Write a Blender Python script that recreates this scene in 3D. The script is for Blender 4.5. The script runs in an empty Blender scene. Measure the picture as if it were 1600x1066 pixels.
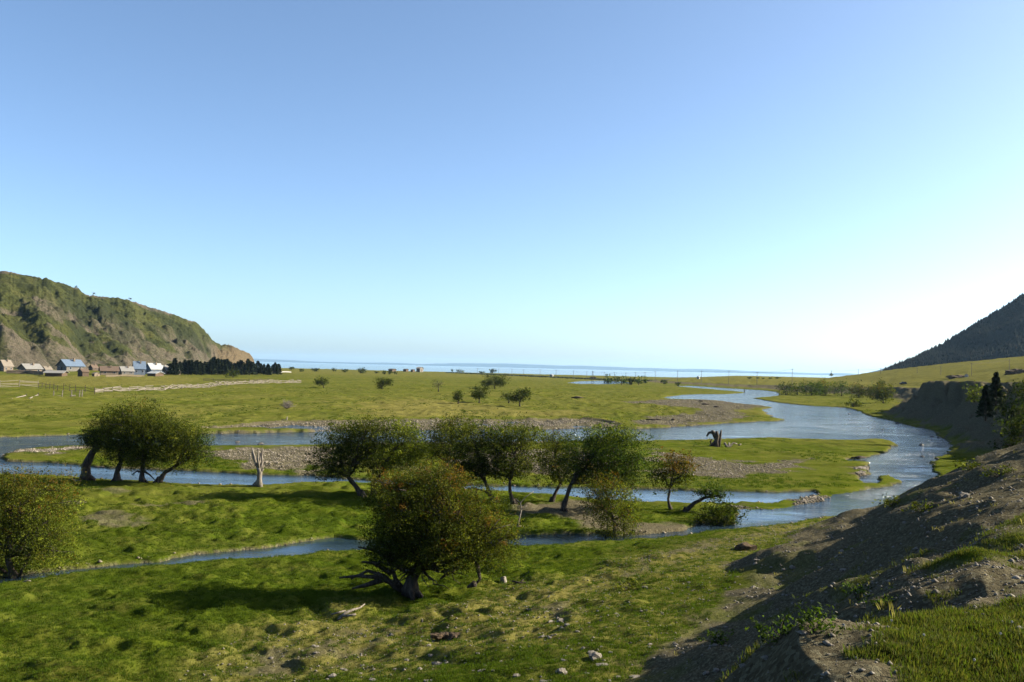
import bpy, math, random
import numpy as np
from mathutils import Vector
random.seed(7)
RNG = np.random.default_rng(7)
C = bpy.context.scene.collection
SC = bpy.context.scene

# ------------------------------------------------------------------ camera
H = 11.5
F = 1400.0                     # focal length in photo pixels (photo 1600 x 1066)
ROLL = math.radians(1.375)
PITCH = math.atan(41.0 / F)
cr, sr, cp, sp = math.cos(ROLL), math.sin(ROLL), math.cos(PITCH), math.sin(PITCH)
fwd = np.array([0, cp, sp]); up0 = np.array([0, -sp, cp]); r0 = np.array([1.0, 0, 0])
rgt = cr * r0 + sr * up0
upv = -sr * r0 + cr * up0
cam_d = bpy.data.cameras.new('camera'); cam = bpy.data.objects.new('camera', cam_d); C.objects.link(cam)
from mathutils import Matrix
M = Matrix(((rgt[0], upv[0], -fwd[0], 0), (rgt[1], upv[1], -fwd[1], 0), (rgt[2], upv[2], -fwd[2], H), (0, 0, 0, 1)))
cam.matrix_world = M
cam_d.sensor_width = 36; cam_d.lens = 36 * F / 1600; cam_d.clip_start = 0.2; cam_d.clip_end = 90000
SC.camera = cam

# ------------------------------------------------------------------ world, sun, exposure
SUN_EL = math.radians(27); SUN_AZ = math.radians(10)     # sun stands to the right, slightly in front
sd = Vector((math.cos(SUN_EL) * math.cos(SUN_AZ), math.cos(SUN_EL) * math.sin(SUN_AZ), math.sin(SUN_EL)))
w = bpy.data.worlds.new('World'); SC.world = w; w.use_nodes = True
nt = w.node_tree; bg = nt.nodes['Background']
sky = nt.nodes.new('ShaderNodeTexSky'); sky.sky_type = 'NISHITA'; sky.sun_disc = False
sky.sun_elevation = SUN_EL; sky.sun_rotation = math.pi / 2 - SUN_AZ
sky.altitude = 500; sky.air_density = 0.6; sky.dust_density = 2.0; sky.ozone_density = 1.7
wb = nt.nodes.new('ShaderNodeMix'); wb.data_type = 'RGBA'; wb.blend_type = 'MULTIPLY'; wb.inputs[0].default_value = 1.0; wb.inputs[7].default_value = (0.95, 1.035, 1.02, 1)   # the camera's white balance, the same over the whole sky
nt.links.new(sky.outputs[0], wb.inputs[6]); nt.links.new(wb.outputs[2], bg.inputs[0]); bg.inputs[1].default_value = 0.074
sl = bpy.data.lights.new('sun', 'SUN'); sl.energy = 5.0; sl.angle = math.radians(0.53); sl.color = (1.0, 0.90, 0.70)
so = bpy.data.objects.new('sun', sl); C.objects.link(so)
so.rotation_euler = sd.to_track_quat('Z', 'Y').to_euler(); so.location = (60, 0, 60)
SC.view_settings.view_transform = 'Standard'; SC.view_settings.look = 'None'
SC.view_settings.exposure = 1.86; SC.view_settings.gamma = 1.0
SC.view_settings.use_curve_mapping = False

# ------------------------------------------------------------------ helpers
def ray(px, py):
    d = rgt * (px - 800.0) - upv * (py - 533.0) + fwd * F
    return d / d[1]
def at(px, py, z=0.0):
    d = ray(px, py)
    t = (z - H) / d[2]
    return np.array([d[0] * t, t, z])
def atD(px, py, D):
    d = ray(px, py)
    return np.array([d[0] * D, D, H + d[2] * D])
def tag(o, label=None, cat=None, group=None, kind=None):
    if label: o['label'] = label
    if cat: o['category'] = cat
    if group: o['group'] = group
    if kind: o['kind'] = kind
    return o
def empty(name, loc, label, cat, group=None, rz=0.0):
    o = bpy.data.objects.new(name, None); C.objects.link(o)
    o.location = [float(v) for v in loc]; o.rotation_euler = (0, 0, rz); o.empty_display_size = 0.3
    return tag(o, label, cat, group)
def mesh(name, V, Fc, mat=None, smooth=False, attrs=None):
    V = np.asarray(V, dtype=np.float32); me = bpy.data.meshes.new(name)
    if isinstance(Fc, np.ndarray):
        n, k = Fc.shape
        me.vertices.add(len(V)); me.vertices.foreach_set('co', V.ravel())
        me.loops.add(n * k); me.loops.foreach_set('vertex_index', Fc.astype(np.int32).ravel())
        me.polygons.add(n); me.polygons.foreach_set('loop_start', np.arange(0, n * k, k, dtype=np.int32))
        me.update(calc_edges=True)
    else:
        me.from_pydata([tuple(map(float, v)) for v in V], [], [tuple(int(i) for i in f) for f in Fc]); me.update()
    if smooth: me.polygons.foreach_set('use_smooth', np.ones(len(me.polygons), dtype=bool))
    if mat: me.materials.append(mat)
    for k_, a in (attrs or {}).items():
        a = np.asarray(a, dtype=np.float32)
        if a.ndim == 1:
            at_ = me.attributes.new(k_, 'FLOAT', 'POINT'); at_.data.foreach_set('value', a)
        elif a.shape[1] == 3:
            at_ = me.attributes.new(k_, 'FLOAT_VECTOR', 'POINT'); at_.data.foreach_set('vector', a.ravel())
    return me
def obj(name, me, parent=None, loc=(0, 0, 0), rz=0.0):
    o = bpy.data.objects.new(name, me); C.objects.link(o)
    o.location = [float(v) for v in loc]; o.rotation_euler = (0, 0, rz)
    if parent: o.parent = parent
    return o
def copy_tree(o, parent=None):
    c = o.copy(); C.objects.link(c)
    if parent: c.parent = parent
    for ch in KIDS(o): copy_tree(ch, c)
    return c
def KIDS(o): return [x for x in list(C.objects) if x.parent is o] if False else list(o.children)

class MB:
    """collects boxes, tubes and prisms for one mesh"""
    def __init__(s): s.V = []; s.F = []
    def add(s, V, Fc):
        b = len(s.V); s.V += [tuple(v) for v in V]; s.F += [tuple(i + b for i in f) for f in Fc]
    def box(s, c, d, rz=0.0, tilt=0.0):
        x, y, z = d[0] / 2, d[1] / 2, d[2] / 2; V = []
        for sx, sy, sz in ((-1, -1, -1), (1, -1, -1), (1, 1, -1), (-1, 1, -1), (-1, -1, 1), (1, -1, 1), (1, 1, 1), (-1, 1, 1)):
            p = Vector((sx * x, sy * y, sz * z))
            p = Matrix.Rotation(rz, 3, 'Z') @ (Matrix.Rotation(tilt, 3, 'Y') @ p)
            V.append((p.x + c[0], p.y + c[1], p.z + c[2]))
        s.add(V, [(0, 3, 2, 1), (4, 5, 6, 7), (0, 1, 5, 4), (1, 2, 6, 5), (2, 3, 7, 6), (3, 0, 4, 7)])
    def tube(s, P, R, n=6):
        P = [Vector([float(a) for a in p]) for p in P]; b = len(s.V)
        for i, p in enumerate(P):
            t = (P[min(i + 1, len(P) - 1)] - P[max(i - 1, 0)])
            if t.length < 1e-6: t = Vector((0, 0, 1))
            t.normalize(); a = t.cross(Vector((0.31, 0.95, 0.05)));
            if a.length < 0.1: a = t.cross(Vector((1, 0, 0)))
            a.normalize(); c = t.cross(a)
            for k in range(n):
                an = 2 * math.pi * k / n; s.V.append(tuple(p + (a * math.cos(an) + c * math.sin(an)) * R[i]))
        for i in range(len(P) - 1):
            for k in range(n):
                s.F.append((b + i * n + k, b + i * n + (k + 1) % n, b + (i + 1) * n + (k + 1) % n, b + (i + 1) * n + k))
        s.F.append(tuple(b + k for k in range(n))[::-1]); s.F.append(tuple(b + (len(P) - 1) * n + k for k in range(n)))
    def build(s, name, mat, parent=None, smooth=False, loc=(0, 0, 0), rz=0.0):
        return obj(name, mesh(name, s.V, s.F, mat, smooth), parent, loc, rz)

# --- noise
def _hash(ix, iy, seed):
    h = (ix.astype(np.int64) * 374761393 + iy.astype(np.int64) * 668265263 + seed * 1442695041) & 0xffffffff
    h = ((h ^ (h >> 13)) * 1274126177) & 0xffffffff
    return ((h ^ (h >> 16)) & 0xffffff) / float(0xffffff)
def vnoise(x, y, seed=0):
    xi = np.floor(x); yi = np.floor(y); fx = x - xi; fy = y - yi
    fx = fx * fx * fx * (fx * (fx * 6 - 15) + 10); fy = fy * fy * fy * (fy * (fy * 6 - 15) + 10)
    xi = xi.astype(np.int64); yi = yi.astype(np.int64)
    a = _hash(xi, yi, seed); b = _hash(xi + 1, yi, seed); c = _hash(xi, yi + 1, seed); d = _hash(xi + 1, yi + 1, seed)
    return (a + (b - a) * fx) * (1 - fy) + (c + (d - c) * fx) * fy
def fbm(x, y, o=4, seed=0, g=0.5):
    s = 0; a = 1; n = 0
    for i in range(o):
        s = s + a * (vnoise(x, y, seed + i * 17) * 2 - 1); n += a; a *= g
        x, y = x * 1.83 + y * 0.75 + 3.1, y * 1.83 - x * 0.75 + 7.7
    return s / n
def sstep(a, b, x):
    t = np.clip((x - a) / (b - a), 0, 1); return t * t * (3 - 2 * t)
def sdist(X, Y, P, margin=None):
    """signed distance to closed polygon, negative inside"""
    P = np.asarray(P, float); out = np.full(X.shape, 1e4)
    if margin is not None:
        m = (X > P[:, 0].min() - margin) & (X < P[:, 0].max() + margin) & (Y > P[:, 1].min() - margin) & (Y < P[:, 1].max() + margin)
    else: m = np.ones(X.shape, bool)
    x = X[m]; y = Y[m]
    if x.size == 0: return out
    d2 = np.full(x.shape, 1e12); ins = np.zeros(x.shape, bool); n = len(P)
    for i in range(n):
        ax, ay = P[i]; bx, by = P[(i + 1) % n]; ex, ey = bx - ax, by - ay
        L = ex * ex + ey * ey + 1e-12
        t = np.clip(((x - ax) * ex + (y - ay) * ey) / L, 0, 1)
        dx = x - ax - t * ex; dy = y - ay - t * ey; d2 = np.minimum(d2, dx * dx + dy * dy)
        if ay != by:
            c = ((ay > y) != (by > y)) & (x < ex * (y - ay) / (by - ay) + ax); ins ^= c
    d = np.sqrt(d2); out[m] = np.where(ins, -d, d); return out
def px_poly(pts, z=-0.2): return [tuple(at(a, b, z)[:2]) for a, b in pts]

# ------------------------------------------------------------------ plan of the valley
NORTH = [(-400, 688), (-200, 686), (0, 684), (60, 682), (130, 679), (200, 680), (330, 678), (400, 677), (500, 675), (560, 673), (700, 672), (840, 672), (930, 670), (1000, 670),
         (1060, 667), (1120, 663), (1180, 659), (1215, 658.5), (1227, 656.5), (1206, 653), (1198, 646), (1189, 641), (1206, 637), (1188, 634), (1151, 631), (1123, 626.5),
         (1098, 625), (1053, 624), (1035, 622), (1045, 620), (1067, 617), (1098, 616), (1137, 616), (1160, 614.3), (1164, 613.2), (1109, 608.5), (1067, 605), (1050, 603.6),
         (1081, 603.2), (1137, 606.8), (1194, 610.2), (1212, 612.5), (1218, 616), (1214, 619), (1176, 622.3), (1200, 627), (1225, 630.5), (1262, 634), (1290, 635.5), (1323, 637.5), (1343, 643),
         (1353, 649), (1372, 653), (1403, 660), (1431, 668), (1460, 674), (1471, 685), (1490, 696), (1482, 706), (1468, 714), (1451, 730), (1459, 738), (1466, 747), (1487, 757)]
SOUTH = [(1478, 768), (1440, 779), (1404, 792), (1349, 796), (1322, 803), (1272, 811), (1228, 818), (1157, 825), (1117, 829), (1055, 837), (1022, 841), (995, 840), (967, 845), (905, 846),
         (877, 851), (817, 853), (760, 853), (680, 857), (568, 858), (497, 862), (472, 867), (434, 870), (346, 874), (284, 882), (239, 884), (118, 894), (70, 902), (0, 910), (-200, 930), (-400, 950)]
ISLAND = [(6, 712), (17, 705), (68, 700), (127, 698), (332, 698), (418, 698), (497, 696), (600, 694), (760, 692), (900, 691), (1000, 690), (1067, 689), (1209, 685), (1250, 687), (1316, 689), (1377, 686.5), (1393, 691),
          (1400, 697), (1385, 705), (1366, 711), (1350, 716), (1322, 719), (1326, 722), (1355, 724), (1356, 735), (1358, 742), (1341, 744), (1352, 757), (1366, 757), (1371, 746), (1388, 745), (1406, 753), (1396, 759),
          (1358, 765), (1327, 771), (1308, 775), (1289, 783), (1272, 787), (1234, 794), (1200, 797), (1190, 789), (1212, 785), (1272, 774), (1270, 768), (1204, 770), (1135, 768), (1005, 764), (880, 761), (780, 759), (650, 754), (536, 748),
          (485, 744), (400, 742), (281, 735), (169, 732), (121, 727), (79, 724), (6, 722)]
MIDDLE = [(-400, 745), (-100, 742), (76, 744), (124, 749), (174, 753), (239, 754), (281, 758), (400, 761), (470, 756), (536, 755), (640, 760), (780, 770), (855, 774), (930, 782), (997, 787), (1042, 787), (1080, 789), (1105, 786),
          (1157, 786), (1212, 787), (1215, 796), (1157, 797), (1150, 812), (1148, 821), (1100, 818), (1070, 824), (1060, 830), (1025, 834), (992, 836), (955, 838), (930, 834), (880, 834), (855, 835), (805, 836), (700, 840), (568, 843),
          (523, 840), (497, 843), (418, 857), (349, 862), (298, 869), (248, 878), (158, 886), (98, 892), (0, 903), (-200, 918), (-400, 930)]
POND = [(888, 598.5), (905, 596), (940, 595), (975, 596.5), (985, 599), (940, 601), (905, 600.5)]
OUT_P = px_poly(NORTH) + px_poly(SOUTH, -0.03); ISL_P = px_poly(ISLAND); MID_P = px_poly(MIDDLE); PON_P = px_poly(POND)
GRAV = [px_poly(p, 0) for p in (
    [(1010, 703), (1090, 715), (1180, 722), (1275, 717), (1262, 735), (1228, 742), (1190, 749), (1080, 751), (1010, 745)],
    [(320, 701), (500, 697), (560, 705), (540, 725), (500, 740), (400, 732), (330, 722)],
    [(8, 704), (130, 697), (150, 703), (60, 713), (15, 713)],
    [(980, 659), (997, 655), (1067, 647), (1095, 640), (1040, 634), (969, 629), (1036, 624), (1123, 625), (1200, 635), (1160, 643), (1172, 653), (1132, 661), (1030, 666), (983, 665)],
    [(1110, 782), (1215, 784), (1300, 765), (1360, 763), (1330, 776), (1280, 790), (1215, 798), (1110, 796)],
    [(1330, 733), (1356, 728), (1358, 742), (1340, 742)],
    [(560, 672), (620, 696), (1000, 690), (1000, 686), (700, 690)],
    [(700, 705), (900, 700), (1000, 720), (900, 745), (720, 738)])]
BEACH = px_poly([(322, 668), (365, 665.5), (450, 660), (560, 659), (700, 658), (790, 657.5), (905, 656.5), (935, 659), (965, 664), (960, 671), (840, 674), (560, 675), (400, 671), (330, 671)], 0)
MUD = px_poly([(820, 797), (870, 786), (930, 792), (960, 803), (990, 815), (1066, 826), (1050, 834), (990, 836), (940, 826), (900, 812), (860, 808), (820, 806)], 0)
TGRASS = [px_poly(p, 8.7) for p in ([(1320, 1150), (1345, 1010), (1400, 955), (1640, 930), (1700, 1150)], [(1360, 850), (1480, 805), (1640, 770), (1640, 868), (1500, 845), (1400, 868)])]
TDIRT = [px_poly(p, 8.6) for p in ([(1000, 1100), (1130, 1035), (1250, 990), (1335, 965), (1345, 1000), (1290, 1100)], [(1425, 935), (1500, 905), (1640, 880), (1640, 925), (1450, 950)], [(1200, 970), (1330, 905), (1450, 860), (1540, 850), (1530, 880), (1400, 925), (1260, 975)])]
DARKGRASS = px_poly([(133, 806), (165, 803), (205, 812), (212, 822), (180, 828), (140, 822)], 0)
DRYP = [px_poly(p, 0) for p in (
    [(250, 1090), (330, 1030), (420, 975), (520, 955), (640, 965), (760, 950), (900, 925), (1020, 880), (1200, 840), (1330, 810), (1300, 845), (1150, 900), (1000, 970), (900, 1090)],
    [(520, 640), (560, 628), (650, 622), (760, 630), (820, 640), (930, 640), (930, 652), (560, 655)],
    [(-100, 602), (-100, 586), (270, 586), (330, 592), (300, 603), (150, 605), (60, 603)])]
FOOT = [(-30, -30), (-12, -5), (-3.5, 8), (0.3, 18), (3.2, 26), (6.0, 34), (11.6, 46), (20, 60), (32, 74.5), (45, 90), (54, 97), (63, 106), (69, 118), (70, 132), (76, 145)]
FOOT += [tuple(at(a, b)[:2]) for a, b in ((1480, 675), (1440, 664), (1404, 655.5), (1385, 648), (1411, 630), (1402, 624), (1330, 617), (1240, 613.8), (1219, 611.2), (1194, 608.2), (1130, 604.6), (1060, 600.8), (1000, 597))]
TERR = FOOT + [(330, 1700), (6000, 4000), (6000, -2000), (-60, -2000)]
WATER_Z = -0.2

def fields(X, Y):
    """all the ground fields at world points: height and surface masks"""
    R = np.hypot(X, Y)
    so_ = sdist(X, Y, OUT_P); si = sdist(X, Y, ISL_P); sm = sdist(X, Y, MID_P); spn = sdist(X, Y, PON_P, 60)
    sw = np.minimum(np.maximum(so_, np.maximum(-si, -sm)), spn)           # < 0 in water
    sw = sw + (fbm(X * 0.9, Y * 0.9, 3, 5) + 0.7 * fbm(X / 4.5, Y / 4.5, 2, 6)) * np.clip(R / 150, 0.25, 1.3) * 0.8
    low = fbm(X / 22, Y / 22, 3, 11) * 0.18 + fbm(X / 90, Y / 90, 2, 12) * 0.15
    beach = sdist(X, Y, BEACH, 40)
    low = np.maximum(low * sstep(0, 6, sw), -0.1) + 0.04
    edge = fbm(X / 6, Y / 6, 3, 21)
    bz = -0.24 * (1 - sstep(-0.5, 0.35, beach + edge * 1.2)) * sstep(-1, 1, sw) + 0.28 * (1 - sstep(5, 14, beach)) * sstep(-0.5, 0.35, beach + edge * 1.2)
    # hummocks
    near = 1 - sstep(75, 150, R)
    hm = fbm(X * 0.55, Y * 0.72, 3, 31); hm2 = fbm(X * 1.25, Y * 1.5, 3, 33)
    leftb = 1 - sstep(-2, 14, X - 0.1 * Y + 4)
    hum = near * (0.20 * leftb + 0.06) * (sstep(-0.15, 0.38, hm) - 0.4) * (1 - 0.6 * (1 - sstep(30, 38, R))) + near * 0.115 * hm2 * (0.5 + 0.8 * leftb)
    far = sstep(90, 200, R) * np.maximum(fbm(X / 5, Y / 9, 3, 35) * 0.30 + 0.22 * sstep(0.1, 0.3, fbm(X / 2.5, Y / 6, 2, 36)), -0.12) * sstep(1, 5, sw)
    bk = sstep(60, 110, R); bank = sstep(-0.45 - 0.45 * bk, 0.15 + 0.35 * bk, sw)
    strip = 1 - sstep(-0.8, 0.6, sdist(X, Y, GRAV[4], 10)); low = low * (1 - strip) - 0.17 * strip
    land = low + (hum * sstep(0.2, 2.5, sw)) + far + bz
    creekbank = 0.0
    z = -1.1 + (land + creekbank + 1.1) * bank
    # terrace
    st = -sdist(X, Y, TERR)
    gul = fbm(X / 6.5, Y / 6.5, 4, 41); gl2 = fbm(X / 1.7, Y / 1.7, 3, 43)
    fargul = sstep(75, 110, Y)
    s = st + gul * (1.8 + 2.6 * fargul) + fargul * (np.abs(fbm(X / 4.2, Y / 4.2, 4, 47)) * 5.0 - 1.2)
    wdt = np.interp(Y, [9, 14, 18, 28, 40, 60, 80], [6.3, 7.4, 9.0, 11.6, 14, 16, 15])
    u = np.clip(s / wdt, 0, 1)
    prof_n = 0.35 * u + 0.65 * sstep(0.0, 1.05, u)
    prof_f = np.where(u < 0.55, 0.42 * (u / 0.55) ** 1.2, 0.42 + 0.58 * sstep(0.55, 0.86, u))
    prof = prof_n * (1 - fargul) + prof_f * fargul
    eh = np.interp(Y, [-50, 8, 30, 60, 110, 160, 250, 370, 450, 560, 720, 1000], [9.5, 8.7, 8.3, 8.5, 10.4, 10.6, 10.2, 7.6, 6.2, 4.2, 2.0, 1.2])
    base = np.interp(Y, [0, 60, 160, 250, 450, 700, 1200], [8.9, 9.0, 10.4, 10.2, 7.6, 6.8, 6.0])
    zt = eh * prof + (base - eh) * sstep(10, 110, s)
    rise = 0.165 * np.maximum(0, X - (140 + 0.19 * np.minimum(Y, 900) + 0.72 * np.maximum(0, Y - 900)) + 12 * fbm(X / 60, Y / 60, 2, 44))
    rise = 95 * (1 - np.exp(-rise / 95))
    zt = zt + rise * sstep(0, 60, s)
    onT = sstep(0, 3, s)
    zt = zt + onT * (gul * 0.35 * (1 - sstep(40, 200, R) * 0.6) + gl2 * 0.16 * (1 - sstep(50, 90, R)) + fbm(X * 2.3, Y * 2.3, 3, 46) * 0.055 * (1 - sstep(20, 45, R)))
    # hollow running along the near lip, in shade in the photograph
    ap = np.interp(Y, [0, 22, 42, 65, 90], [2.6, 2.6, 1.8, 0.8, 0.35]); toe = ap * sstep(-15, 1.0, st) * sstep(1, 4, sw)
    z = z + zt - toe * prof + toe
    # masks
    n1 = fbm(X / 3.1, Y / 3.1, 4, 51); n2 = fbm(X / 14, Y / 14, 3, 52); n3 = fbm(X / 0.8, Y / 0.8, 3, 53)
    g = np.zeros(X.shape)
    for P in GRAV:
        d = sdist(X, Y, P, 30); sc = 2.2 if P is not GRAV[4] else 1.0
        g = np.maximum(g, 1 - sstep(-sc, sc * 0.9, d + 1.3 + n1 * 5.5 + 2.5 * np.maximum(0, n2)))
    g = np.maximum(g, (1 - sstep(-0.3, 0.5, beach + edge * 1.2)) * sstep(-0.5, 0.3, n1 + 0.55))
    g = np.maximum(g, 0.9 * (1 - sstep(-0.6 * bk - 0.05, 0.1 + (0.7 + 0.5 * n1) * bk, sw)) * sstep(-0.35, 0.2, n2 + 0.1) * (1 - sstep(0, 2, s)))
    dirt = sstep(-0.5, 2.5, s + n1 * 2.2) * (1 - sstep(-1.5, 1.8, s - wdt + n1 * 3.0 + gl2 * 2.0))
    dirt *= 1 - 0.55 * sstep(0.12, 0.35, fbm(X / 2.2, Y / 3.2, 4, 54)) * (1 - sstep(75, 100, Y))
    patch = sstep(0.1, 0.32, n1 + 0.35 * n2) * sstep(8, 12, s) * (1 - sstep(45, 80, R)) * 0.85
    dirt = np.maximum(dirt, patch)
    bare = 1 - sstep(45, 70, Y)
    gz_ = np.minimum(sdist(X, Y, TGRASS[0], 8), sdist(X, Y, TGRASS[1], 12))
    dirt = np.maximum(dirt, 0.92 * bare * sstep(4, 7, s) * sstep(-0.4, 0.5, gz_ + n3 * 1.3 + n1 * 0.8) * (1 - 0.5 * sstep(0.12, 0.35, fbm(X / 1.3, Y / 1.3, 4, 55))))
    for P in TDIRT: dirt = np.maximum(dirt, 1 - sstep(-0.35, 0.3, sdist(X, Y, P, 4) + n3 * 1.2 + n1 * 0.5))
    dirt = np.maximum(dirt, (1 - sstep(-1, 1, sdist(X, Y, MUD, 20) + n1 * 2.2)) * 0.95)
    dirt = np.maximum(dirt, (1 - sstep(-0.12, -0.02 + 0.5 * bk, sw)) * 0.8)
    dirt = np.maximum(dirt, 0.5 * sstep(0.0, 0.5, n1 + 0.5 * n3) * (1 - sstep(-2, 1, sdist(X, Y, DRYP[0], 12) + n1 * 2)))
    dirt = np.maximum(dirt, 0.5 * (1 - sstep(-0.5, 0.5, sdist(X, Y, DARKGRASS, 10) + n1 * 2)))  # soil colour at half strength darkens flat turf for a dark grassy hollow
    dirt = np.maximum(dirt, sstep(0.40, 0.52, n2 + 0.35 * n1) * near * 0.5 * leftb * sstep(3, 6, sw))
    bl = sstep(-0.55, -0.2, beach + edge * 1.2) * (1 - sstep(0.2, 0.5, beach + edge * 1.2))
    dirt = np.maximum(dirt, bl)
    dry = 0.10 + 0.25 * n2 + 0.28 * sstep(55, 200, R)
    for i, P in enumerate(DRYP):
        d = sdist(X, Y, P, 60); dry = np.maximum(dry, (0.85 if i != 2 else 0.7) * (1 - sstep(-3, 3, d / (1 if i == 0 else 4) + n1 * 3)))
    dry = np.maximum(dry, 0.75 * sstep(10, 40, s) * sstep(60, 150, R)); dry = np.maximum(dry, 0.45 * sstep(6, 12, s))
    dry = np.maximum(dry, 0.6 * sstep(500, 1000, R)); dry = np.maximum(dry, 0.55 * sstep(-9, 0, st + n1 * 4) * (1 - sstep(0, 3, st)))
    return z, dict(gravel=g, dirt=dirt, dry=np.clip(dry, 0, 1)), sw, s
def tz(x, y):
    z, _, _, _ = fields(np.atleast_1d(np.asarray(x, float)), np.atleast_1d(np.asarray(y, float))); return z
def hit(px, py, far=2500):
    """first meeting of the sight line with the ground"""
    d = ray(px, py); t = np.geomspace(4, far, 900); z = tz(d[0] * t, t); r = H + d[2] * t
    k = np.nonzero(r <= z)[0]
    if len(k) == 0: return None
    a, b = t[max(k[0] - 1, 0)], t[k[0]]
    t = np.linspace(a, b, 40); z = tz(d[0] * t, t); r = H + d[2] * t; k = np.nonzero(r <= z)[0]; i = k[0] if len(k) else 39
    return np.array([d[0] * t[i], t[i], z[i]])
def stand(px, py, far=2500):
    p = hit(px, py, far)
    return p if p is not None else atD(px, py, 900)

# ------------------------------------------------------------------ materials
def newmat(name):
    m = bpy.data.materials.new(name); m.use_nodes = True; n = m.node_tree
    for x in list(n.nodes): n.nodes.remove(x)
    out = n.nodes.new('ShaderNodeOutputMaterial'); b = n.nodes.new('ShaderNodeBsdfPrincipled')
    n.links.new(b.outputs[0], out.inputs[0]); return m, n, b, out
class NG:
    def __init__(s, n): s.n = n; g = n.nodes.new('ShaderNodeNewGeometry'); s.pos = g.outputs['Position']; s.geo = g
    def L(s, a, b): s.n.links.new(a, b)
    def val(s, x, inp):
        if hasattr(x, 'links') or hasattr(x, 'is_linked'): s.L(x, inp)
        else: inp.default_value = x
    def noise(s, scale, detail=4, rough=0.55, vec=None, stretch=None, dist=0.0):
        t = s.n.nodes.new('ShaderNodeTexNoise'); t.inputs['Scale'].default_value = scale; t.inputs['Detail'].default_value = detail
        t.inputs['Roughness'].default_value = rough; t.inputs['Distortion'].default_value = dist
        v = vec or s.pos
        if stretch:
            mp = s.n.nodes.new('ShaderNodeMapping'); mp.inputs['Scale'].default_value = stretch; s.L(v, mp.inputs[0]); v = mp.outputs[0]
        s.L(v, t.inputs['Vector']); return t.outputs[0]
    def vor(s, scale, feature='F1', out='Distance'):
        t = s.n.nodes.new('ShaderNodeTexVoronoi'); t.inputs['Scale'].default_value = scale; t.feature = feature; s.L(s.pos, t.inputs['Vector']); return t.outputs[out]
    def ramp(s, x, pts):
        r = s.n.nodes.new('ShaderNodeValToRGB'); e = r.color_ramp.elements
        e[0].position = pts[0][0]; e[0].color = (*pts[0][1], 1); e[1].position = pts[-1][0]; e[1].color = (*pts[-1][1], 1)
        for p, c in pts[1:-1]:
            k = e.new(p); k.color = (*c, 1)
        s.L(x, r.inputs[0]); return r.outputs[0]
    def mix(s, f, a, b, mode='MIX'):
        m = s.n.nodes.new('ShaderNodeMix'); m.data_type = 'RGBA'; m.blend_type = mode
        s.val(f, m.inputs[0])
        for q, i in ((a, 6), (b, 7)):
            if isinstance(q, tuple): m.inputs[i].default_value = (*q, 1)
            else: s.L(q, m.inputs[i])
        return m.outputs[2]
    def math(s, op, a, b=0.0, clamp=False):
        m = s.n.nodes.new('ShaderNodeMath'); m.operation = op; m.use_clamp = clamp; s.val(a, m.inputs[0]); s.val(b, m.inputs[1]); return m.outputs[0]
    def attr(s, name, out='Fac'):
        a = s.n.nodes.new('ShaderNodeAttribute'); a.attribute_name = name; return a.outputs[out]
    def bump(s, h, strength, dist, nrm=None):
        b = s.n.nodes.new('ShaderNodeBump'); b.inputs['Strength'].default_value = strength; s.val(dist, b.inputs['Distance']); s.L(h, b.inputs['Height'])
        if nrm: s.L(nrm, b.inputs['Normal'])
        return b.outputs[0]

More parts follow.
